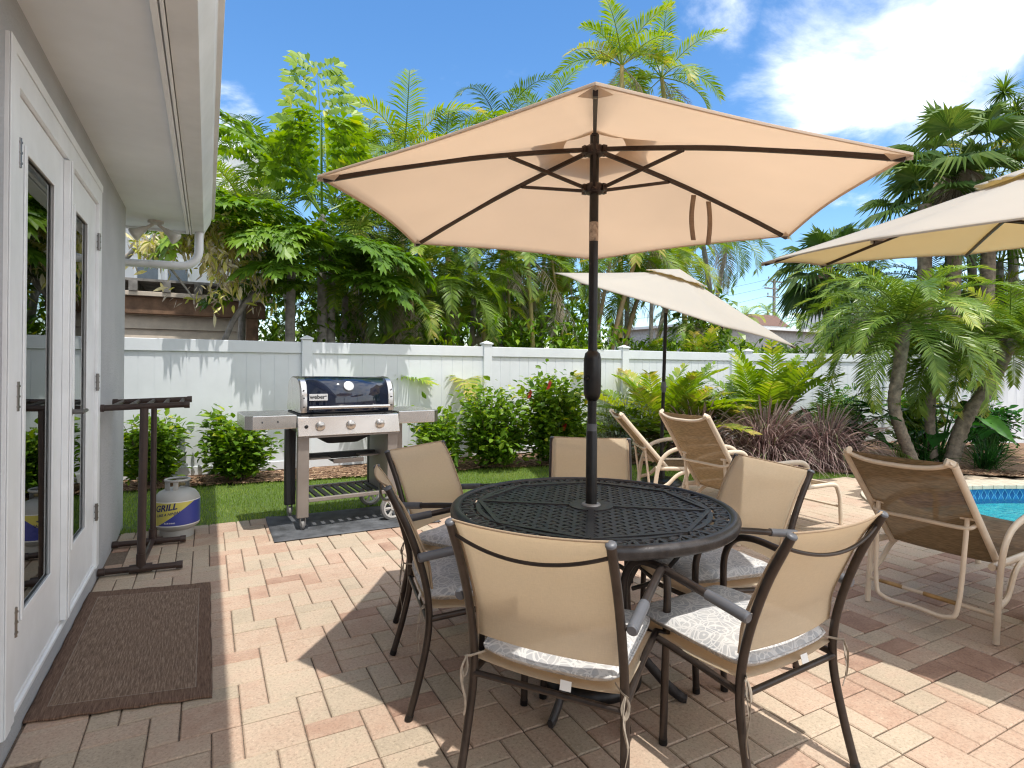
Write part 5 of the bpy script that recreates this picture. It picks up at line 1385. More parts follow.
LB = leafmat('broad_leaf', [(0.0, (0.012, 0.05, 0.012)), (0.6, (0.03, 0.12, 0.022)), (1.0, (0.08, 0.22, 0.035))], 0.25, 0.22)
LW = leafmat('dry_leaf', [(0.0, (0.16, 0.12, 0.08)), (0.5, (0.33, 0.27, 0.20)), (1.0, (0.48, 0.43, 0.36))], 0.2, 0.8)
LFan = leafmat('fan_leaf', [(0.0, (0.04, 0.085, 0.02)), (0.5, (0.12, 0.20, 0.045)), (0.9, (0.27, 0.33, 0.08)), (1.0, (0.46, 0.39, 0.13))], 0.28, 0.42)
LX = leafmat('yucca_leaf', [(0.0, (0.04, 0.09, 0.02)), (0.5, (0.11, 0.20, 0.03)), (1.0, (0.24, 0.32, 0.06))], 0.28, 0.36)
m_red = mat('red_petal', (0.62, 0.045, 0.03), 0.5, nscale=40, var=0.2)
Zv = Vector((0, 0, 1))

def leaf(g, p, d, n, l, w, fold=0.25, droop=0.2, segs=3, wide=0.4):
    """pointed blade leaf: centre fold, bends down along its length"""
    d = d.normalized(); s = d.cross(n)
    if s.length < 1e-4: s = d.orthogonal()
    s.normalize(); n = s.cross(d)
    b = len(g.v); q = p.copy(); dd = d.copy()
    for i in range(segs + 1):
        t = i / segs
        ww = w * (math.sin(PI * min(1, (t + 0.06)) ** (0.75 if wide < 0.45 else 1.0)) if 0 < i < segs else (0.12 if i == 0 else 0.0))
        if i == segs: g.vert(q)
        else:
            g.vert(q - s * ww * 0.5 + n * ww * fold); g.vert(q); g.vert(q + s * ww * 0.5 + n * ww * fold)
        dd = (dd - Zv * droop / segs).normalized(); q = q + dd * (l / segs)
    for i in range(segs - 1):
        a = b + 3 * i
        g.face(a, a + 1, a + 4, a + 3); g.face(a + 1, a + 2, a + 5, a + 4)
    a = b + 3 * (segs - 1); g.face(a, a + 1, b + 3 * segs); g.face(a + 1, a + 2, b + 3 * segs)

def blade(g, p, d, s, l, w, droop):
    """thin leaflet, two segments"""
    b = len(g.v); s = s * (w / 2)
    m = p + d * (l * 0.5) - Zv * (droop * l * 0.12); t = p + d * (l * 0.96) - Zv * (droop * l * 0.5)
    g.vert(p - s * 0.5); g.vert(p + s * 0.5); g.vert(m + s); g.vert(m - s); g.vert(t)
    g.face(b, b + 1, b + 2, b + 3); g.face(b + 3, b + 2, b + 4)

def frond(g, base, az, el, L_, curl, nl=34, ll=0.42, lw=0.026, vang=0.5, ldroop=0.5, rv=0.5, tw=0.0, stem=0.18, rr=0.012, rs=None, dry=0.0, plum=0.0):
    """feather frond: arching rachis with leaflets either side"""
    rs = rs or random
    pts = []; d = Vector((math.cos(az) * math.cos(el), math.sin(az) * math.cos(el), math.sin(el))); p = Vector(base); side0 = Vector((-math.sin(az), math.cos(az), 0))
    n_ = 14; e = el; st = L_ / n_; a_ = az
    for i in range(n_ + 1):
        pts.append(p.copy())
        e -= curl / n_ * (0.4 + 1.2 * i / n_); a_ += tw / n_
        d = Vector((math.cos(a_) * math.cos(e), math.sin(a_) * math.cos(e), math.sin(e)))
        p = p + d * st
    g.rv = min(1, rv + 0.15); g.tube(pts, [rr * (1 - 0.8 * i / n_) for i in range(n_ + 1)], 4, caps=False)
    for i in range(nl):
        t = stem + (1 - stem) * (i + 0.5) / nl
        f = t * n_; k = min(n_ - 1, int(f)); q = pts[k].lerp(pts[k + 1], f - k); T = (pts[k + 1] - pts[k]).normalized()
        S = T.cross(Zv); 
        if S.length < 0.05: S = side0.copy()
        S.normalize(); U_ = S.cross(T)
        tt = (t - stem) / (1 - stem); env = (0.45 + 0.55 * math.sin(PI * min(1, tt * 1.25 + 0.12) * 0.8)) * (1 - 0.55 * tt ** 3)
        for s in (-1, 1):
            if rs.random() < 0.03 + dry * 0.15: continue
            fw = 0.35 + 0.75 * tt + rs.uniform(-0.08, 0.08)
            va = vang + rs.uniform(-0.12, 0.12) + plum * rs.uniform(-0.8, 0.8)
            D = (S * s * math.cos(va) + U_ * math.sin(va) + T * fw).normalized()
            g.rv = min(1, max(0, rv + rs.gauss(0, 0.10) + (0.18 * (tt > 0.85)) ))
            wv = T.cross(D)
            if wv.length > 0.01: wv.normalize()
            W = (T - D * T.dot(D)); W.normalize()
            blade(g, q, D, W, ll * env * rs.uniform(0.88, 1.08), lw * rs.uniform(0.85, 1.1), ldroop * rs.uniform(0.6, 1.4))

def crown(g, c, nf, L_, curl, el_lo, el_hi, seed, **kw):
    rs = random.Random(seed); rv0 = kw.pop('rv', 0.5)
    for i in range(nf):
        az = i * 2.39996 + rs.uniform(-0.25, 0.25); t = i / max(1, nf - 1)
        el = el_hi + (el_lo - el_hi) * t + rs.uniform(-0.08, 0.08)
        frond(g, c, az, el, L_ * rs.uniform(0.85, 1.1) * (0.9 + 0.1 * t), curl * rs.uniform(0.8, 1.2), rv=min(1, max(0, rv0 + rs.gauss(0, 0.13) - 0.1 * t)), tw=rs.uniform(-0.3, 0.3), rs=rs, **kw)

def trunk_mb(pts, r0, r1, rings=0, n=10, bulge=0.06):
    P = bez(pts, max(4, rings)) if rings else bez(pts, 8)
    m = len(P); g = MB()
    g.tube(P, [(r0 + (r1 - r0) * i / (m - 1)) * (1 + (bulge if i % 2 else 0)) for i in range(m)], n)
    return g

# ---- fishtail palm: bipinnate, ragged wedge leaflets
def wedge(g, p, D, W, l, w):
    b = len(g.v); N_ = D.cross(W)
    g.vert(p); g.vert(p + D * l * 0.55 - W * w * 0.5 + N_ * 0.006); g.vert(p + D * l * 0.86 - W * w * 0.48 - Zv * l * 0.1); g.vert(p + D * l * 0.72 - W * w * 0.1)
    g.vert(p + D * l * 1.05 + W * w * 0.12 - Zv * l * 0.16); g.vert(p + D * l * 0.8 + W * w * 0.25); g.vert(p + D * l * 0.72 + W * w * 0.5 - Zv * l * 0.06); g.vert(p + D * l * 0.45 + W * w * 0.38)
    g.face(b, b + 7, b + 5, b + 3); g.face(b, b + 3, b + 2, b + 1); g.face(b + 3, b + 5, b + 4); g.face(b + 7, b + 6, b + 5)
def fishfrond(g, base, az, el, L_, curl, rs, rv, np_=11, pl=0.62, wl=0.17, droop=0.6):
    pts = []; p = Vector(base); e = el; n_ = 12
    for i in range(n_ + 1):
        pts.append(p.copy()); e -= curl / n_ * (0.5 + i / n_)
        p = p + Vector((math.cos(az) * math.cos(e), math.sin(az) * math.cos(e), math.sin(e))) * (L_ / n_)
    g.rv = 0.6; g.tube(pts, [0.018 * (1 - 0.8 * i / n_) for i in range(n_ + 1)], 5, caps=False)
    for i in range(np_):
        t = 0.2 + 0.8 * (i + 0.5) / np_; f = t * n_; k = min(n_ - 1, int(f)); q = pts[k].lerp(pts[k + 1], f - k); T = (pts[k + 1] - pts[k]).normalized()
        S = T.cross(Zv); S.normalize(); U_ = S.cross(T); tt = (t - 0.2) / 0.8
        for s in (-1, 1):
            D = (S * s + T * (0.35 + 0.7 * tt) + U_ * rs.uniform(-0.1, 0.35)).normalized(); Lp = pl * (1 - 0.55 * tt) * rs.uniform(0.85, 1.15)
            q2 = q.copy(); D2 = D.copy(); m = max(5, int(9 * Lp / pl))
            prev = q2.copy()
            for j in range(m):
                D2 = (D2 - Zv * droop / m * 0.8).normalized(); q2 = q2 + D2 * (Lp / m)
                S2 = D2.cross(U_)
                if S2.length < 0.1: S2 = D2.orthogonal()
                S2.normalize()
                for s2 in (-1, 1):
                    g.rv = min(1, max(0, rv + rs.gauss(0, 0.13)))
                    DD = (D2 * 0.65 + S2 * s2 * 0.8 - Zv * 0.12 + U_ * rs.uniform(-.3, .3)).normalized()
                    W = DD.cross((U_ + Vector((rs.uniform(-.4, .4), rs.uniform(-.4, .4), rs.uniform(-.2, .2)))).normalized())
                    if W.length < 0.1: continue
                    W.normalize(); wedge(g, q2, DD, W, wl * rs.uniform(0.8, 1.25), wl * 0.5 * rs.uniform(0.8, 1.3))
            g.rv = min(1, rv + 0.1); wedge(g, q2, D2, S2, wl * 1.3, wl * 0.7)

def fan(g, p, d, up, r, rs, rv, n_=26, spread=1.9, hang=0.35):
    """fan palm leaf: pleated blade split into long tips"""
    d = d.normalized(); S = d.cross(up)
    if S.length < .05: S = d.orthogonal()
    S.normalize(); U_ = S.cross(d)
    for i in range(n_):
        a = (i / (n_ - 1) - 0.5) * 2 * spread; da = spread / n_ * 1.08
        D = d * math.cos(a) + S * math.sin(a); E1 = d * math.cos(a - da) + S * math.sin(a - da); E2 = d * math.cos(a + da) + S * math.sin(a + da)
        g.rv = min(1, max(0, rv + rs.gauss(0, 0.09)))
        b = len(g.v); R_ = r * (0.78 + 0.22 * math.cos(a * 0.8)) * rs.uniform(0.93, 1.05); cp = U_ * 0.25 * abs(math.sin(a)) * r * 0.3
        g.vert(p); g.vert(p + E1 * R_ * 0.52 - U_ * 0.02 + cp * .5); g.vert(p + D * R_ * 0.55 + U_ * 0.025 + cp * .5); g.vert(p + E2 * R_ * 0.52 - U_ * 0.02 + cp * .5)
        g.vert(p + D * R_ - Zv * R_ * hang * rs.uniform(0.5, 1.4))
        g.face(b, b + 1, b + 2); g.face(b, b + 2, b + 3); g.face(b + 1, b + 4, b + 2); g.face(b + 2, b + 4, b + 3)
def fan_crown(g, c, nf, r, pet, seed, rv=0.45, lo=-0.9, hi=1.35):
    rs = random.Random(seed)
    for i in range(nf):
        az = i * 2.39996; t = i / (nf - 1); el = hi + (lo - hi) * t + rs.uniform(-.1, .1)
        d = Vector((math.cos(az) * math.cos(el), math.sin(az) * math.cos(el), math.sin(el))); P = [c + d * pet * k / 5 - Zv * 0.12 * (k / 5) ** 2 * pet for k in range(6)]
        g.rv = 0.7; g.tube(P, [0.016, 0.014, 0.012, 0.011, 0.01, 0.009], 4, caps=False)
        up = Vector((-math.cos(az) * math.sin(el), -math.sin(az) * math.sin(el), math.cos(el)))
        fan(g, P[-1], (d - Zv * 0.25), up, r * rs.uniform(0.85, 1.1), rs, min(1, max(0, rv + rs.gauss(0, .12) - 0.12 * t)))

def plant(name, cat, label, loc, parts, group=None):
    t = thing(name, loc, 0, label, cat, group)
    for pn, g, m in parts: g.build(pn, m, t, smooth=60 if pn in ('trunk', 'stem', 'cane') else None)
    return t

# ------------------------------------------------------- broadleaf shrubs
def bush(name, label, loc, w_, d_, h, n_, ls, m, seed, flowers=0, group=None, stems=6, low=0.08, droop=0.35, wide=0.62, aspect=0.62):
    rs = random.Random(seed); t = thing(name, loc, rs.uniform(0, 6), label, 'shrub', group)
    st = MB(); lf = MB(); tips = []; stems = stems + 2
    for k in range(stems):
        az = 2 * PI * k / stems + rs.uniform(-.4, .4); rr = rs.uniform(0.25, 0.95)
        for q in range(3):
            a2 = az + rs.uniform(-.7, .7); top = Vector((math.cos(a2) * w_ * rr * rs.uniform(.5, 1), math.sin(a2) * d_ * rr * rs.uniform(.5, 1), h * rs.uniform(0.45, 1.12) * (1 - 0.12 * rr)))
            P = bez([(math.cos(az) * 0.05, math.sin(az) * 0.05, 0), (top.x * 0.45, top.y * 0.45, top.z * 0.45), top], 5)
            st.tube(P, [0.009 * (1 - 0.7 * i / (len(P) - 1)) for i in range(len(P))], 5, caps=False); tips.append(P)
    for i in range(n_):
        P = rs.choice(tips); f = rs.random() ** 0.6; k = min(len(P) - 2, int((0.12 + 0.88 * f) * (len(P) - 1))); q = P[k].lerp(P[k + 1], rs.random())
        off = Vector((rs.gauss(0, 1), rs.gauss(0, 1), rs.gauss(0, 0.8))) * 0.065 * (w_ / 0.35) ** 0.8
        q = q + off
        if q.z < low * rs.random() + 0.02: q.z = low + rs.random() * h * 0.3
        out_ = Vector((q.x, q.y, 0.0)); out_ = out_.normalized() if out_.length > 0.01 else Vector((1, 0, 0))
        d = (out_ * 0.8 + Vector((rs.gauss(0, .55), rs.gauss(0, .55), rs.gauss(0.35, .4)))).normalized()
        n = (Zv + Vector((rs.gauss(0, .45), rs.gauss(0, .45), 0))).normalized()
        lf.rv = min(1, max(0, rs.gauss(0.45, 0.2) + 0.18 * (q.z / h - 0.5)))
        l = ls * rs.uniform(0.6, 1.2); leaf(lf, q, d, n, l, l * aspect, 0.16, droop, 3, wide)
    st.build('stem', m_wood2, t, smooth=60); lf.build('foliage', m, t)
    for k in range(flowers):
        P = tips[(k * 5 + seed) % len(tips)]; c_ = P[-1] + Vector((rs.uniform(-.02, .04), -0.05, rs.uniform(-.12, .03))); g = MB()
        c_.y -= 0.14
        nrm = Vector((rs.uniform(-.4, .3), -1, .35)).normalized()
        u = nrm.cross(Zv).normalized(); v = u.cross(nrm)
        for j in range(5):
            a = j * 2 * PI / 5; D = (u * math.cos(a) + v * math.sin(a) + nrm * 0.3)
            leaf(g, c_, D, nrm, 0.075, 0.07, 0.1, -0.1, 3, .6)
        g.tube([c_, c_ + nrm * 0.05 - Zv * 0.008], 0.003, 5)
        g.build('flower', m_red, t)
    return t
def gp(px, py, z=0.0): return gnd(px, py, z)
BG = 'leafy shrubs in the bed along the white fence'
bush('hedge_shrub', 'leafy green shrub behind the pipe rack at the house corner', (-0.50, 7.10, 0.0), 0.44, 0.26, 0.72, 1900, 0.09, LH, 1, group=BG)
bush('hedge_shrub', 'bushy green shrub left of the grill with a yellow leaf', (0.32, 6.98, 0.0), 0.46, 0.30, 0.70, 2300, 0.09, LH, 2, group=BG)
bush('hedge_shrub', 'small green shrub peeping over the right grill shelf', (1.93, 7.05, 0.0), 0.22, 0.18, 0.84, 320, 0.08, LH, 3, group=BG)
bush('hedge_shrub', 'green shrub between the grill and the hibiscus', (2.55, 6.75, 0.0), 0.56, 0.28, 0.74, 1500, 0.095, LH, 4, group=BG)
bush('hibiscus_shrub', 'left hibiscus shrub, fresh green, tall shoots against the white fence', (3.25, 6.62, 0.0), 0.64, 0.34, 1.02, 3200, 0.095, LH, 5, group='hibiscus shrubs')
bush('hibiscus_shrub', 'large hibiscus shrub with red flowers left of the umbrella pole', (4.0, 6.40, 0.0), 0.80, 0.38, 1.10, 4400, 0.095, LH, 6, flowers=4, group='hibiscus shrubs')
SG = 'silvery leaved shrubs by the fence'
bush('silver_shrub', 'silvery grey shrub behind the furthest lounger', (5.0, 6.35, 0.0), 0.62, 0.32, 0.92, 2200, 0.06, LS, 7, group=SG, aspect=0.42)
bush('silver_shrub', 'silvery grey shrub right of the middle umbrella pole below the broad palm', (6.35, 6.05, 0.0), 0.55, 0.3, 0.98, 1200, 0.055, LS, 8, group=SG, aspect=0.42)
bush('silver_shrub', 'silvery grey shrub behind the purple grass', (7.1, 5.8, 0.0), 0.5, 0.3, 0.95, 900, 0.055, LS, 18, group=SG, aspect=0.42)
# strappy yellow-green plant under the arm of the furthest lounger
def spiky(name, label, loc, n_, l, w_, m, seed, cat='plant', lo=0.2, hi=1.45, droop=0.8, rv=0.5, z0=0.0, segs=3, group=None, jit=0.03):
    rs = random.Random(seed); g = MB()
    for i in range(n_):
        az = rs.uniform(0, 2 * PI); el = lo + (hi - lo) * rs.random() ** 0.8
        d = Vector((math.cos(az) * math.cos(el), math.sin(az) * math.cos(el), math.sin(el)))
        g.rv = min(1, max(0, rs.gauss(rv, 0.2)))
        leaf(g, Vector((rs.gauss(0, jit), rs.gauss(0, jit), z0 + 0.01)), d, Vector((-d.x * d.z, -d.y * d.z, 1)), l * rs.uniform(.6, 1.1), w_ * rs.uniform(.7, 1.1), 0.3, droop * rs.uniform(.4, 1.3), segs, .4)
    o = g.build(name, m); o.location = loc; tag(o, label, cat, group); return o
spiky('strap_plant', 'yellow green strappy plant under the arm of the furthest lounger', (5.25, 5.8, 0), 50, 0.42, 0.035, LX, 11, rv=0.85)
spiky('strap_plant', 'dark spiky grass clump at the foot of the leaning date palm', (8.95, 3.72, 0), 130, 0.50, 0.02, LB, 12, lo=0.5, rv=0.3, jit=0.06)
spiky('strap_plant', 'dark green sword leaved plant right of the twin date palm trunks', (8.75, 4.35, 0), 60, 0.62, 0.035, LB, 13, lo=0.6, rv=0.45)
spiky('strap_plant', 'low yellow tinted plant between the two upright date palm trunks', (8.25, 4.35, 0), 50, 0.34, 0.025, LX, 14, rv=0.8)

# purple fountain grass: arching blades, dry plumes
PG = 'purple fountain grass clumps in the bed'
def fountain(label, loc, n_, l, seed):
    rs = random.Random(seed); g = MB(); t = thing('fountain_grass', loc, 0, label, 'ornamental grass', PG)
    for i in range(n_):
        az = rs.uniform(0, 2 * PI); el = rs.uniform(0.55, 1.45); L2 = l * rs.uniform(.6, 1.1); p = Vector((rs.gauss(0, .08), rs.gauss(0, .08), 0)); e = el
        g.rv = min(1, max(0, rs.gauss(0.45, 0.25))); ww = rs.uniform(.004, .009); S = Vector((-math.sin(az), math.cos(az), 0)) * ww; b = len(g.v); n2 = 6; cu = rs.uniform(1.2, 2.6)
        for k in range(n2 + 1):
            w2 = (1 - (k / n2) ** 2) * 1.0 + 0.05
            g.vert(p - S * w2); g.vert(p + S * w2)
            e -= cu / n2 * (0.3 + k / n2 * 1.2); p = p + Vector((math.cos(az) * math.cos(e), math.sin(az) * math.cos(e), math.sin(e))) * (L2 / n2)
            if p.z < 0.01: p.z = 0.01
        for k in range(n2): g.face(b + 2 * k, b + 2 * k + 1, b + 2 * k + 3, b + 2 * k + 2)
    g.build('blades', LP, t)
    g = MB()
    for i in range(n_ // 14):
        az = rs.uniform(0, 2 * PI); el = rs.uniform(0.8, 1.45); d = Vector((math.cos(az) * math.cos(el), math.sin(az) * math.cos(el), math.sin(el))); L2 = l * rs.uniform(.8, 1.15)
        P = [Vector((0, 0, 0)) + d * L2 * k / 6 - Zv * 0.28 * L2 * (k / 6) ** 2.5 for k in range(7)]; g.rv = rs.uniform(.5, .9); g.tube(P, [0.002, 0.002, 0.002, 0.004, 0.009, 0.008, 0.002], 5, caps=False)
    g.build('plume', LP, t)
fountain('purple fountain grass clump left, behind the chair with the sun stripe', (5.95, 5.75, 0), 1100, 1.15, 1)
fountain('purple fountain grass clump in the middle below the dark leaved palm', (6.65, 5.25, 0), 1400, 1.2, 2)
fountain('purple fountain grass clump at the bed corner next to the small patch of lawn', (7.3, 4.85, 0), 1400, 1.12, 3)

# elephant-ear type broad leaves
def bigleaf(label, loc, n_, h, ls, seed, az0=0, azs=2 * PI):
    rs = random.Random(seed); t = thing('broadleaf_plant', loc, 0, label, 'plant', 'broad leaved plants under the date palms'); st = MB(); lf = MB()
    for i in range(n_):
        az = az0 + azs * rs.random(); el = rs.uniform(0.7, 1.4); L2 = h * rs.uniform(.5, 1.05); d = Vector((math.cos(az) * math.cos(el), math.sin(az) * math.cos(el), math.sin(el)))
        P = bez([Vector((0, 0, 0)), d * L2 * 0.5 + Zv * 0.04, d * L2], 4); st.rv = .6; st.tube(P, [0.012 * (1 - .5 * k / (len(P) - 1)) for k in range(len(P))], 6, caps=False)
        c_ = P[-1]; D = (Vector((math.cos(az), math.sin(az), -0.35 + rs.uniform(-.2, .5)))).normalized(); S = D.cross(Zv).normalized(); N_ = S.cross(D); l = ls * rs.uniform(.7, 1.15); w2 = l * rs.uniform(.62, .78)
        lf.rv = min(1, max(0, rs.gauss(.45, .25))); rows = 9; b = len(lf.v)
        for k in range(rows + 1):
            tt = k / rows; ww = w2 / 2 * (math.sin(PI * (0.12 + 0.88 * tt) ** 0.62)) if k < rows else 0.004
            q = c_ + D * (l * (tt - 0.22)) - Zv * 0.16 * l * tt * tt
            for x in (-1, -.5, 0, .5, 1):
                lf.vert(q + S * ww * x + N_ * (ww * (0.22 * abs(x)) + 0.008 * math.sin(k * 2.1 + x * 4)) - D * (0.12 * l * abs(x) * (1 - tt)))
        for k in range(rows):
            for x in range(4): lf.face(b + k * 5 + x, b + k * 5 + x + 1, b + k * 5 + 6 + x, b + k * 5 + 5 + x)
    st.build('stem', LB, t); lf.build('leaves', LB, t, smooth=180); return t
bigleaf('glossy broad leaved plant left of the curved date palm trunk', (7.85, 4.85, 0), 14, 0.85, 0.40, 3)
bigleaf('broad leaved plant behind the leaning date palm trunk', (8.95, 4.25, 0), 13, 0.9, 0.42, 5)
bigleaf('small broad leaved plant at the far right by the fence', (10.4, 4.3, 0), 9, 0.7, 0.36, 6)

FGp = 'shrubs filling the far right bed'
bush('hedge_shrub', 'dense green shrub between the date palm trunks and the angled fence', (9.3, 5.9, 0.0), 0.6, 0.4, 0.9, 1500, 0.11, LB, 21, group=FGp)
bush('hedge_shrub', 'dark green shrub behind the leaning date palm trunk', (10.3, 5.25, 0.0), 0.6, 0.4, 0.8, 1500, 0.11, LH, 22, group=FGp)
bush('hedge_shrub', 'green shrub by the angled fence at the right edge of the photo', (11.3, 4.75, 0.0), 0.6, 0.4, 0.75, 1400, 0.11, LB, 23, group=FGp)
bigleaf('broad leaved plant with long stalks right of the leaning date palm', (10.0, 4.75, 0), 14, 1.15, 0.48, 8)
spiky('strap_plant', 'dark grassy clump at the far right end of the bed', (10.6, 4.3, 0), 120, 0.45, 0.022, LB, 15, lo=0.4, rv=0.4, jit=0.06)
# ------------------------------------------------------- palms inside the fence
def feather_palm(name, label, loc, trunk_pts, r0, r1, nf, L_, curl, lo, hi, seed, mleaf, mbark, rings=0, group=None, **kw):
    t = thing(name, loc, 0, label, 'palm', group)
    g = trunk_mb(trunk_pts, r0, r1, rings); g.build('trunk', mbark, t, smooth=50)
    g = MB(); crown(g, Vector(trunk_pts[-1]), nf, L_, curl, lo, hi, seed, **kw); g.build('crown', mleaf, t)
    return t
DG = 'pygmy date palms in the bed by the pool'
kwd = dict(nl=58, ll=0.30, lw=0.017, vang=0.38, ldroop=0.55, rr=0.011, stem=0.10, plum=0.22)
cA = atd(903, 318, 7.55)
dp1 = thing('date_palm', (8.05, 4.35, 0), 0, 'pygmy date palm with a curved trunk and the full green crown behind the right lounger', 'palm', DG)
rel = lambda v: Vector((v.x - 8.05, v.y - 4.35, v.z))
b1 = atd(916, 462, 7.6); m1_ = atd(895, 410, 7.55); u1 = atd(900, 365, 7.5); c1_ = atd(905, 322, 7.45)
b1.z = 0
trunk_mb([rel(b1), rel(m1_), rel(u1), rel(c1_)], 0.065, 0.075, 14, 12, 0.12).build('trunk', m_bark, dp1, smooth=50)
g = MB(); crown(g, rel(c1_), 40, 1.5, 1.6, -0.35, 1.35, 41, rv=0.62, **kwd); g.build('crown', LD, dp1)
b1 = atd(934, 462, 7.9); m1_ = atd(930, 415, 7.9); c2_ = atd(936, 352, 7.9); b1.z = 0; c0_ = Vector((b1.x, b1.y, 0))
dp2 = thing('date_palm', c0_, 0, 'pygmy date palm with a straight speckled trunk just right of the curved one', 'palm', DG)
trunk_mb([b1 - c0_, m1_ - c0_, c2_ - c0_], 0.055, 0.06, 14, 12, 0.14).build('trunk', m_bark, dp2, smooth=50)
g = MB(); crown(g, c2_ - c0_, 20, 1.1, 1.7, -0.5, 1.1, 42, rv=0.6, **kwd); g.build('crown', LD, dp2)
b1 = atd(950, 462, 7.7); m1_ = atd(965, 420, 7.7); m2_ = atd(988, 388, 7.7); c3_ = atd(1010, 340, 7.7); b1.z = 0; c0_ = Vector((b1.x, b1.y, 0))
dp3 = thing('date_palm', c0_, 0, 'pygmy date palm with a thick trunk leaning right at the right edge', 'palm', DG)
trunk_mb([b1 - c0_, m1_ - c0_, m2_ - c0_, c3_ - c0_], 0.085, 0.085, 14, 12, 0.12).build('trunk', m_bark, dp3, smooth=50)
g = MB(); crown(g, c3_ - c0_, 38, 1.45, 1.6, -0.4, 1.3, 43, rv=0.65, **kwd); g.build('crown', LD, dp3)
# broad feather plant in front of the fence (yellow green) and the darker one right of it
def clump(name, label, loc, nf, L_, curl, seed, m, lo, hi, spread=0.08, group=None, z0=0.0, **kw):
    t = thing(name, loc, 0, label, 'palm', group); g = MB(); rs = random.Random(seed); rv = kw.pop('rv', .55)
    for i in range(nf):
        az = rs.uniform(0, 2 * PI) if i > 8 else i * 0.75; el = rs.uniform(lo, hi)
        frond(g, Vector((rs.gauss(0, spread), rs.gauss(0, spread), z0)), az, el, L_ * rs.uniform(.75, 1.1), curl * rs.uniform(.7, 1.3), rv=min(1, max(0, rs.gauss(rv, .14))), rs=rs, **kw)
    g.build('fronds', m, t)
    g = MB()
    for k in range(5): a = k * 1.25; g.tube([(spread * 1.2 * math.cos(a), spread * 1.2 * math.sin(a), 0), (spread * math.cos(a), spread * math.sin(a), 0.25 + z0)], 0.02, 7)
    g.build('cane', m_cane, t, smooth=60); return t
clump('cardboard_palm', 'broad yellow green palm clump against the fence right of the middle umbrella pole', (5.85, 6.45, 0), 34, 1.62, 0.85, 51, LG, 0.55, 1.45, nl=26, ll=0.42, lw=0.055, vang=0.45, ldroop=0.45, stem=0.25, rv=0.62)
clump('dwarf_palm', 'darker fan shaped palm clump above the purple grass', (7.25, 5.75, 0), 30, 1.75, 0.8, 52, LG, 0.8, 1.45, nl=24, ll=0.42, lw=0.05, vang=0.4, ldroop=0.5, stem=0.35, rv=0.42)
clump('dwarf_palm', 'arching palm clump between the purple grass and the broad leaved plant', (8.3, 5.6, 0), 18, 1.7, 1.3, 53, LD, 0.6, 1.4, nl=40, ll=0.30, lw=0.02, vang=0.3, ldroop=0.8, stem=0.25, rv=0.45)

# ------------------------------------------------------- trees behind the fence
# fishtail palms at the left
FG = 'fishtail palms behind the left part of the fence'
def fishtail(label, base, tops, fr, seed, m=LF, pl=0.62, wl=0.17):
    t = thing('fishtail_palm', base, 0, label, 'palm', FG); rs = random.Random(seed)
    for tp_ in tops:
        tp = Vector(tp_) - Vector(base)
        g = trunk_mb([Vector((tp.x * 0.3 + rs.uniform(-.15, .15), rs.uniform(-.1, .1), 0)), Vector((tp.x * 0.7, tp.y * 0.5, tp.z * 0.5)), tp], 0.085, 0.05, 5, 10, 0.06); g.build('trunk', m_barkg, t, smooth=50)
    g = MB()
    for (o_, az, el, l, cu, rv) in fr:
        fishfrond(g, Vector(o_) - Vector(base), az, el, l, cu, rs, rv, pl=pl, wl=wl)
    g.build('crown', m, t); return t
Yf = 8.35
b_ = Vector((at(326, 330, Yf).x, Yf, 0)); T1 = at(322, 215, Yf); T2 = at(318, 255, Yf); T0 = at(330, 290, Yf)
fr = [(T1, R(90), R(84), 2.35, 0.25, 0.66), (T1, R(195), R(52), 2.2, 0.95, 0.5), (T2, R(170), R(30), 2.0, 0.9, 0.45), (T1, R(15), R(38), 1.9, 1.0, 0.45), (T1, R(260), R(58), 1.7, 1.1, 0.55),
      (T2, R(215), R(38), 1.8, 1.1, 0.4), (T2, R(-20), R(20), 1.5, 1.0, 0.35), (T2, R(80), R(40), 1.6, 0.8, 0.3), (T0, R(-50), R(30), 1.3, 1.3, 0.3), (T0, R(230), R(35), 1.5, 1.2, 0.35), (T1, R(130), R(62), 2.1, .8, .5), (T2, R(300), R(25), 1.4, 1.2, .35), (T0, R(180), R(15), 1.4, .8, .3)]
fishtail('tall bright green fishtail palm behind the fence, above and left of the grill', b_, [T1, T2 + Vector((0.22, 0.1, 0.3))], fr, 61)
b2_ = Vector((at(290, 330, 8.1).x, 8.1, 0)); T3 = at(292, 262, 8.1)
fr = [(T3, R(185), R(58), 1.9, 1.5, 0.5), (T3, R(205), R(40), 1.7, 1.6, 0.6), (T3, R(165), R(35), 1.5, 1.0, 0.45), (T3, R(250), R(45), 1.2, 1.5, 0.5), (T3, R(20), R(40), 1.2, 1.2, 0.35), (T3, R(60), R(50), 1.3, 1.2, 0.3)]
fishtail('lower fishtail palm left of the tall one, leaning over the fence', b2_, [T3], fr, 62)
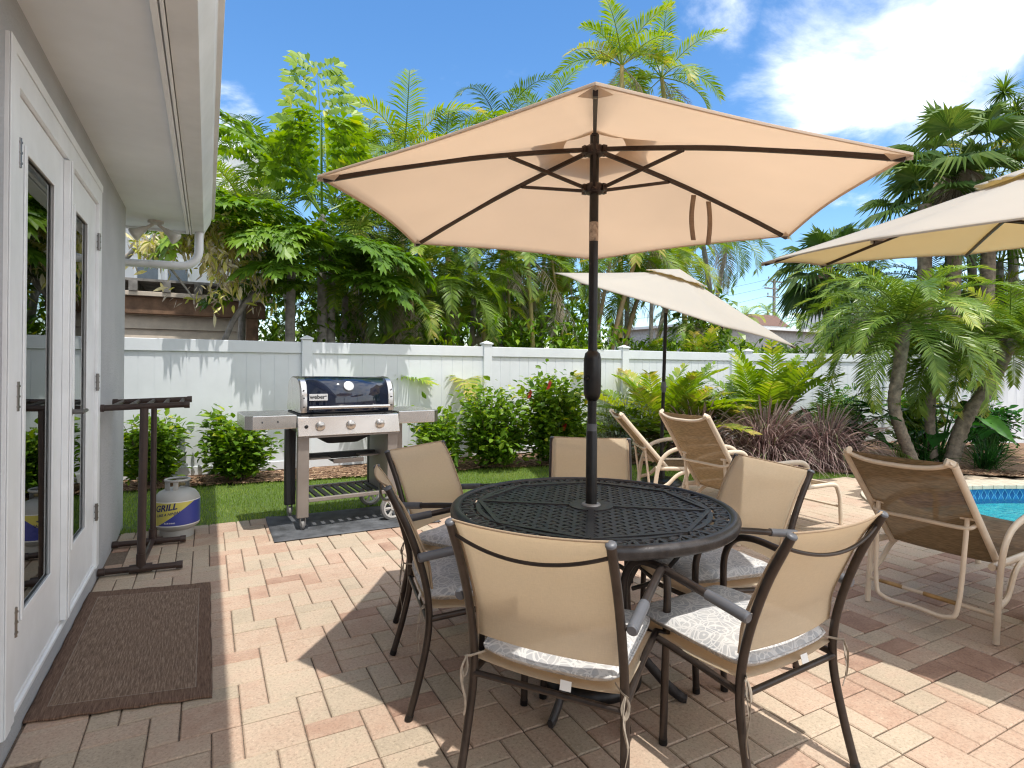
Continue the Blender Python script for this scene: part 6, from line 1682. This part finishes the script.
# pale, half dry branches hanging over the fence in front of the carport
pb = thing('overhanging_tree', (at(230, 330, 8.0).x - 0.9, 8.0, 0), 0, 'thin tree with pale yellow and white drying leaves hanging in front of the carport', 'tree', None)
base = pb.location; rs = random.Random(5)
g = MB(); lf = MB(); wl = MB()
A = at(128, 256, 7.9) - base; B_ = at(165, 262, 7.6) - base; C_ = at(195, 300, 7.5) - base; st0 = Vector((-0.9, 0.1, 0)); P0 = bez([st0, st0 + Vector((0.05, 0, 1.3)), A, A.lerp(B_, .6) + Vector((0, 0, .03)), B_, C_], 6); g.tube(P0, [0.045 * (1 - .8 * i / (len(P0) - 1)) for i in range(len(P0))], 7)
D1_ = at(262, 235, 8.0) - base
brs = [P0]
for (a, b, c_) in (((205, 215, 7.9), (232, 232, 7.7), (214, 300, 7.5)), ((262, 225, 8.0), (236, 240, 7.7), (232, 285, 7.55)), ((262, 225, 8.0), (250, 240, 7.7), (262, 300, 7.6)), ((165, 235, 7.8), (190, 240, 7.6), (222, 262, 7.5)), ((180, 225, 7.9), (160, 235, 7.6), (140, 246, 7.5)), ((262, 225, 8.0), (215, 225, 7.7), (180, 235, 7.6))):
    Q = bez([at(*a) - base, at(*b) - base, at(*c_) - base], 6); g.tube(Q, [0.016 * (1 - .8 * i / (len(Q) - 1)) for i in range(len(Q))], 5); brs.append(Q)
g.tube(bez([Vector((0.9, 0.15, 0)), Vector((0.85, 0.1, 1.6)), D1_ + Vector((.3, 0, -.2)), D1_], 6), 0.035, 7)
for bi, Q in enumerate(brs):
    for i in range(240 if bi else 90):
        f = (rs.random() ** .6) * (len(Q) - 1); k = min(len(Q) - 2, int(f)); 
        if bi == 0 and f < len(Q) * .72: continue
        q = Q[k].lerp(Q[k + 1], f - k) + Vector((rs.gauss(0, .09), rs.gauss(0, .09), rs.gauss(-.03, .09)))
        hang = Vector((rs.gauss(0, .6), rs.gauss(0, .6), -0.75 + rs.gauss(0, .45))); low = f > len(Q) * 0.68 and rs.random() < 0.6
        G_ = wl if low else lf; G_.rv = min(1, max(0, rs.gauss(.55 if not low else .8, .25)))
        l = rs.uniform(.07, .17) * (0.7 if low else 1); leaf(G_, q, hang, Vector((rs.gauss(0, 1), rs.gauss(0, 1), .5)), l, l * (.3 if not low else .2), .2, .3, 3, .5)
g.build('trunk', m_barkg, pb, smooth=60); lf.build('foliage', LY, pb); wl.build('dry_foliage', LW, pb)

# feather palm prototypes: crown meshes shared between copies
def proto_palm(seed, L_=2.0, nf=13, dry=3, h=1.0, lo=-0.35, hi=1.3, curl=1.5, rv=.5, mleaf=LG, **kw):
    k = dict(nl=40, ll=0.50, lw=0.032, vang=0.42, ldroop=0.6, rr=0.016, stem=0.16); k.update(kw)
    g = MB(); crown(g, Vector((0, 0, 0)), nf, L_, curl, lo, hi, seed, rv=rv, **k)
    g2 = MB()
    rs = random.Random(seed + 100)
    for i in range(dry):
        frond(g2, Vector((0, 0, -0.05)), rs.uniform(0, 2 * PI), rs.uniform(-.9, -.3), L_ * rs.uniform(.7, 1.0), 1.1, nl=30, ll=0.36, lw=0.018, vang=-.1, ldroop=1.3, rv=rs.uniform(.3, .8), rs=rs, rr=.012, dry=1)
    return g, g2
PR = []
for sd_, kw in ((71, {}), (72, dict(L_=1.8, rv=.62)), (73, dict(L_=2.2, curl=1.8, rv=.42, lw=.028)), (74, dict(L_=1.5, nf=10, hi=1.4, lo=0.2, curl=1.1, rv=.7))):
    g, g2 = proto_palm(sd_, **kw); root = None
    PR.append([g, g2, None, None])
TG = 'slender feather palms crowded behind the white fence'
def slender(i, label, base, top, r=0.05, mt=m_cane, ringed=True, sc_=1.0, rz=None, dryon=True, lean=0.0):
    base = Vector(base); top = Vector(top); t = thing('feather_palm', base, 0, label, 'palm', TG); rel_ = top - base
    g = trunk_mb([Vector((0, 0, 0)), Vector((rel_.x * .35 + lean, rel_.y * .4, rel_.z * .5)), rel_], r * 1.15, r * .8, 9 if ringed else 4, 9, 0.10 if ringed else .02)
    g.build('trunk', mt, t, smooth=50)
    p = PR[i]
    for q, nm, m in ((0, 'crown', LG if i != 2 else LD), (1, 'dry_fronds', LW)):
        if q == 1 and not dryon: continue
        if p[2 + q] is None: o = p[q].build(nm, m, t); p[2 + q] = o.data
        else: o = bpy.data.objects.new(nm, p[2 + q]); COL.objects.link(o); o.parent = t
        o.location = rel_; o.rotation_euler = (0, 0, rz if rz is not None else (base.x * 7.3) % 6.28); o.scale = (sc_, sc_, sc_)
    return t
def sl(i, lab, px0, Y, px1, py1, **kw):
    b = at(px0, 340, Y); b.z = 0; tp = at(px1, py1, Y); return slender(i, lab, b, tp, **kw)
# (variant, trunk foot px, depth, crown px, py)
rows = [
 (0, 398, 10.2, 404, 160, 'tallest palm just left of the big umbrella, crown against the sky', dict(r=.06)),
 (1, 452, 10.6, 446, 168, 'yellowish palm whose crown shows over the left slope of the big umbrella', dict(r=.06)),
 (2, 505, 11.5, 500, 136, 'palm crown over the left slope of the big umbrella, near its middle', dict(r=.06)),
 (1, 556, 12.0, 548, 132, 'palm whose tuft shows just left of the big umbrella top', dict(r=.06)),
 (3, 620, 12.0, 622, 66, 'palm standing highest behind the top of the big umbrella', dict(r=.07, sc_=1.25)),
 (1, 690, 12.6, 662, 78, 'palm with long arching fronds right of the big umbrella top', dict(r=.07, sc_=1.2)),
 (2, 722, 11.0, 700, 222, 'dark drooping palm whose fronds hang below the right side of the big umbrella', dict(r=.07, mt=m_barkg)),
 (2, 706, 13.0, 728, 238, 'palm with hanging grey fronds at the edge of the open sky', dict(r=.07, mt=m_barkg)),
 (0, 536, 8.9, 528, 256, 'palm with a golden ringed cane right of the second fence post', dict(r=.042, sc_=.8)),
 (3, 570, 9.2, 552, 258, 'palm with a thin green cane left of the umbrella pole', dict(r=.03, sc_=.8)),
 (0, 588, 9.0, 612, 252, 'palm with an orange cane leaning behind the umbrella pole', dict(r=.04, mt=m_canem, sc_=.8)),
 (1, 600, 8.8, 640, 244, 'palm with a ringed cane leaning right under the middle umbrella', dict(r=.05, mt=m_canem, sc_=.85)),
 (1, 612, 9.4, 655, 246, 'palm with a mottled cane leaning right beside the other leaning one', dict(r=.05, mt=m_canem, sc_=.8)),
 (2, 470, 9.4, 476, 262, 'palm with arching grey green fronds below the left umbrella edge', dict(r=.05, mt=m_barkg, sc_=.85)),
 (0, 432, 9.0, 430, 270, 'palm with a dark trunk between the grill and the umbrella', dict(r=.06, mt=m_barkg, sc_=.8)),
 (2, 392, 9.2, 384, 262, 'palm with shaggy hanging fronds right of the fishtail palm', dict(r=.06, mt=m_barkg, sc_=.8)),
 (1, 364, 9.6, 360, 228, 'palm just right of the tall fishtail palm, half hidden by it', dict(r=.05, mt=m_barkg, sc_=.9)),
 (0, 350, 11.0, 366, 176, 'palm behind the fishtail palm with its crown at the umbrella corner', dict(r=.05, sc_=.9)),
 (1, 648, 10.2, 676, 262, 'palm behind the middle umbrella canopy', dict(r=.05, mt=m_barkg, sc_=.8)),
 (0, 500, 9.8, 504, 292, 'low palm behind the fence left of the golden cane', dict(r=.05, mt=m_barkg, sc_=.6)),
 (0, 520, 13.5, 520, 210, 'palm deep in the thicket left of the umbrella pole', dict(r=.06, mt=m_barkg)),
 (2, 460, 13.5, 455, 215, 'palm deep in the thicket below the left umbrella slope', dict(r=.06, mt=m_barkg)),
 (1, 600, 13.8, 596, 215, 'palm deep in the thicket behind the umbrella pole', dict(r=.06, mt=m_barkg)),
 (2, 650, 13.5, 655, 215, 'palm deep in the thicket behind the middle umbrella', dict(r=.06, mt=m_barkg)),
 (0, 420, 13.8, 410, 220, 'palm deep in the thicket left of the umbrella corner', dict(r=.06, mt=m_barkg)),
 (2, 300, 12.5, 262, 170, 'palm behind the fishtail palm beside the white house', dict(r=.06, mt=m_barkg)),
 (0, 340, 8.9, 346, 296, 'low palm crown right of the fishtail palm trunks', dict(r=.05, mt=m_barkg, sc_=.62)),
 (1, 415, 8.7, 412, 300, 'bright low palm crown left of the second fence post', dict(r=.04, sc_=.62)),
 (2, 442, 9.0, 450, 286, 'greyish palm crown just under the left umbrella corner', dict(r=.05, mt=m_barkg, sc_=.7)),
 (1, 486, 8.9, 484, 304, 'bright low palm crown above the second fence post', dict(r=.04, sc_=.6)),
 (3, 545, 9.4, 560, 300, 'upright yellow green palm left of the umbrella pole', dict(r=.035, sc_=.8)),
 (0, 625, 9.6, 628, 290, 'palm crown between the umbrella pole and the middle umbrella', dict(r=.05, mt=m_barkg, sc_=.7)),
 (1, 690, 9.8, 692, 318, 'low palm crown under the right end of the middle umbrella', dict(r=.05, mt=m_barkg, sc_=.6)),
 (2, 380, 11.5, 385, 240, 'grey green palm crown at the left corner of the big umbrella', dict(r=.05, mt=m_barkg, sc_=.85)),
 (0, 540, 11.5, 545, 238, 'palm crown deep behind the golden cane', dict(r=.05, mt=m_barkg, sc_=.85)),
 (3, 512, 9.3, 508, 262, 'thin upright palm right of the second fence post', dict(r=.03, sc_=.7)),
 (1, 240, 9.3, 246, 215, 'palm crown beside the eave in front of the white house', dict(r=.05, mt=m_barkg, sc_=.75)),
]
for (i, px0, Y, px1, py1, lab, kw) in rows: sl(i, lab, px0, Y, px1, py1, **kw)
# low shrubs and the thicket filling in behind the fence
def leafmass(name, label, boxes, n_, ls, m, seed, kind=None, cat='foliage'):
    rs = random.Random(seed); g = MB()
    for i in range(n_):
        (x0, x1, y0, y1, z0, z1) = rs.choice(boxes); q = Vector((rs.uniform(x0, x1), rs.uniform(y0, y1), z0 + (z1 - z0) * rs.random()))
        if q.x > 8.6 and q.y < fence_y(q.x) + 0.35: continue
        if 1.14 < q.x / q.y < 1.54 and q.z > 1.55 + 0.35 * rs.random(): continue      # open sky over the low buildings
        if noise.noise((q.x * .9, q.y * .9, q.z * 1.1)) < -0.12: continue
        d = Vector((rs.gauss(0, 1), rs.gauss(0, 1), rs.gauss(0, .8))); g.rv = min(1, max(0, rs.gauss(.4, .2))); l = ls * rs.uniform(.6, 1.3); leaf(g, q, d, Zv, l, l * rs.choice((.2, .35, .5)), .2, .5, 2, .5)
    o = g.build(name, m); tag(o, label, cat, kind=kind); return o
leafmass('thicket', 'dense tangle of leaves deep behind the white fence', [(0.5, 9.5, 13.5, 16.5, 0.2, 4.2), (1.0, 8.5, 11.0, 13.5, 0.2, 3.2)], 22000, 0.30, LH, 81, 'stuff')
leafmass('undergrowth', 'mixed low leaves growing just behind the white fence', [(1.2, 6.6, 7.9, 9.6, 0.6, 2.1), (6.6, 11, 8.2, 11, 0.6, 1.9)], 12000, 0.17, LH, 82, 'stuff')
UG = 'low palms growing up behind the white fence'
for k, (px, Y, nf, L_, m, lab) in enumerate(((455, 8.2, 10, 1.1, LG, 'low feathery palm behind the fence left of the second fence post'), (352, 8.2, 9, 1.2, LH, 'low green palm at the foot of the fishtail palm'), (405, 8.4, 9, 1.1, LD, 'low dark palm behind the fence above the grill end'), (560, 8.1, 9, 1.0, LG, 'low yellow palm whose frond hangs over the fence by the umbrella pole'),
        (700, 8.6, 12, 1.5, LG, 'low bright palm behind the fence right of the middle umbrella pole'), (760, 9.2, 12, 1.5, LH, 'low green palm behind the fence corner'), (640, 8.8, 10, 1.3, LG, 'low palm arching under the middle umbrella'), (735, 10.5, 10, 1.5, LG, 'low yellow green palm further back near the grey building'), (800, 10.0, 12, 1.5, LX, 'low palm left of the date palm crown'))):
    q = at(px, 340, Y); clump('low_palm', lab, (q.x, Y, 0), nf, L_, 1.1, 90 + k, m, .4, 1.45, spread=.12, group=UG, z0=0.9, nl=30, ll=.42, lw=.035, vang=.4, ldroop=.6, stem=.2, rv=.6)

# fan palms at the right, beyond the side fence
RG = 'fan palms beyond the fence on the right'
def fanpalm(label, base, top, nf, r, pet, seed, rt=.11, skirt=0, rv=.45, lo=-.9, m=LFan):
    base = Vector(base); rel_ = Vector(top) - base; t = thing('fan_palm', base, 0, label, 'palm', RG)
    trunk_mb([Vector((0, 0, 0)), Vector((rel_.x * .4, rel_.y * .4, rel_.z * .5)), rel_], rt * 1.1, rt, 8, 10, .06).build('trunk', m_bark, t, smooth=50)
    g = MB(); fan_crown(g, rel_, nf, r, pet, seed, rv, lo=lo); g.build('crown', m, t)
    if skirt:
        g = MB(); rs = random.Random(seed + 7)
        for i in range(skirt):
            az = rs.uniform(0, 2 * PI); P = rel_ + Vector((math.cos(az) * .15, math.sin(az) * .15, -.05 - .5 * rs.random())); fan(g, P, Vector((math.cos(az) * .45, math.sin(az) * .45, -1)), Vector((math.cos(az), math.sin(az), .3)), r * .8, rs, rs.uniform(.2, .7), 18, .8, .2)
        g.build('dry_skirt', LW, t)
    return t
def fp(lab, px0, X, px1, py1, *a, **k):
    b = atx(px0, 340, X); b.z = 0; fanpalm(lab, b, atx(px1, py1, X), *a, **k)
fp('dark fan palm with a dry skirt left of the date palm crown', 832, 14.5, 828, 268, 26, .85, .75, 1, rt=.14, skirt=40, rv=.3)
fp('fan palm with drooping blue green leaves left in the group above the right umbrella', 925, 11.5, 925, 205, 16, .62, .65, 2, rv=.35)
fp('tall fan palm in the middle of the group above the right umbrella, one upright leaf', 950, 12.0, 958, 165, 17, .70, .80, 3, skirt=14, rv=.55, lo=-.6)
fp('fan palm tucked low behind the peak of the right umbrella', 985, 12.5, 990, 195, 15, .7, .7, 4, rv=.6)
# yellowish feathery crown and rosette at the top right
b = atx(975, 340, 13.0); b.z = 0; tpp = atx(968, 185, 13.0)
t = thing('feather_palm', b, 0, 'yellow green bushy palm just above the right umbrella canopy', 'palm', None)
trunk_mb([Vector((0, 0, 0)), (tpp - b) * .5 + Vector((.1, 0, 0)), tpp - b], .08, .07, 8).build('trunk', m_barkg, t, smooth=50)
g = MB(); crown(g, tpp - b, 24, 1.25, 1.4, -.6, 1.4, 44, rv=.9, nl=34, ll=.34, lw=.03, vang=.3, ldroop=.8, plum=.6); g.build('crown', LG, t)
b = atx(1015, 340, 13.4); b.z = 0; tpp = atx(1016, 112, 13.4)
t = thing('rosette_tree', b, 0, 'tall tree with dense green strap leaf rosettes in the top right corner', 'tree', None)
g = trunk_mb([Vector((0, 0, 0)), (tpp - b) * .5 + Vector((.2, .1, 0)), tpp - b - Vector((0, 0, .4))], .10, .06, 8)
g.build('trunk', m_barkg, t, smooth=50)
g = MB(); rs = random.Random(9)
for c_ in [(0, 0, 0), (.3, -.25, .25), (-.25, .2, -.1), (.35, .2, .05), (.05, -.4, -.1), (.55, -.5, .45), (-.1, .1, .3), (.5, -.1, -.25), (.1, -.15, .15), (.2, .05, -.2), (.6, -.3, .1)]:
    c0 = tpp - b + Vector(c_) * 1.3
    for i in range(120):
        az = rs.uniform(0, 2 * PI); el = rs.uniform(-.5, 1.4); d = Vector((math.cos(az) * math.cos(el), math.sin(az) * math.cos(el), math.sin(el))); g.rv = min(1, max(0, rs.gauss(.6, .18)))
        leaf(g, c0, d, Vector((-d.x * d.z, -d.y * d.z, 1)), rs.uniform(.22, .44), .032, .3, .9, 3, .4)
g.build('crown', LX, t)
# palms filling the band behind the date palms
for k, (px, X, py, i, lab) in enumerate(((862, 11.4, 300, 2, 'palm behind the date palm crown, left side'), (1000, 13.4, 262, 0, 'palm behind the right umbrella rim at the right edge'), (935, 12.5, 286, 2, 'palm hidden behind the date palm crown, right side'), (985, 13.2, 310, 1, 'low palm over the side fence behind the leaning date palm'), (1030, 13.8, 318, 3, 'low palm at the right edge over the side fence'))):
    b = atx(px, 340, X); b.z = 0; slender(i, lab, b, atx(px, py, X), r=.07, mt=m_barkg, sc_=.8)
leafmass('hedge', 'dark leafy mass beyond the side fence behind the date palms', [(9.0, 16.5, 3.5, 9.0, 0.3, 2.2), (9.5, 17.5, 4.5, 10.5, 0.3, 3.0)], 30000, 0.26, LD, 83, 'stuff')
# far palms and tree tops by the utility pole
for k, (px, py, Y, s_, lab) in enumerate(((745, 318, 20, .55, 'small distant palm just left of the brown roofed house'), (768, 312, 27, .6, 'small distant round palm in front of the utility pole'), (800, 322, 22, .5, 'small distant palm right of the utility pole'))):
    b = at(px, 340, Y); b.z = 0; slender(k % 2, lab, b, at(px, py, Y), r=.08, mt=m_barkg, sc_=s_ * 1.2, dryon=False)
# bare branch sticking out right of the utility pole
g = MB(); P = bez([atx(832, 296, 14.2), atx(815, 305, 14.2), atx(798, 308, 14.2), atx(782, 311, 14.2)], 5); g.tube(P, [0.05 * (1 - .7 * i / (len(P) - 1)) for i in range(len(P))], 6)
tag(g.build('bare_branch', m_barkg), 'bare grey branch sticking out left of the dark fan palm', 'branch')
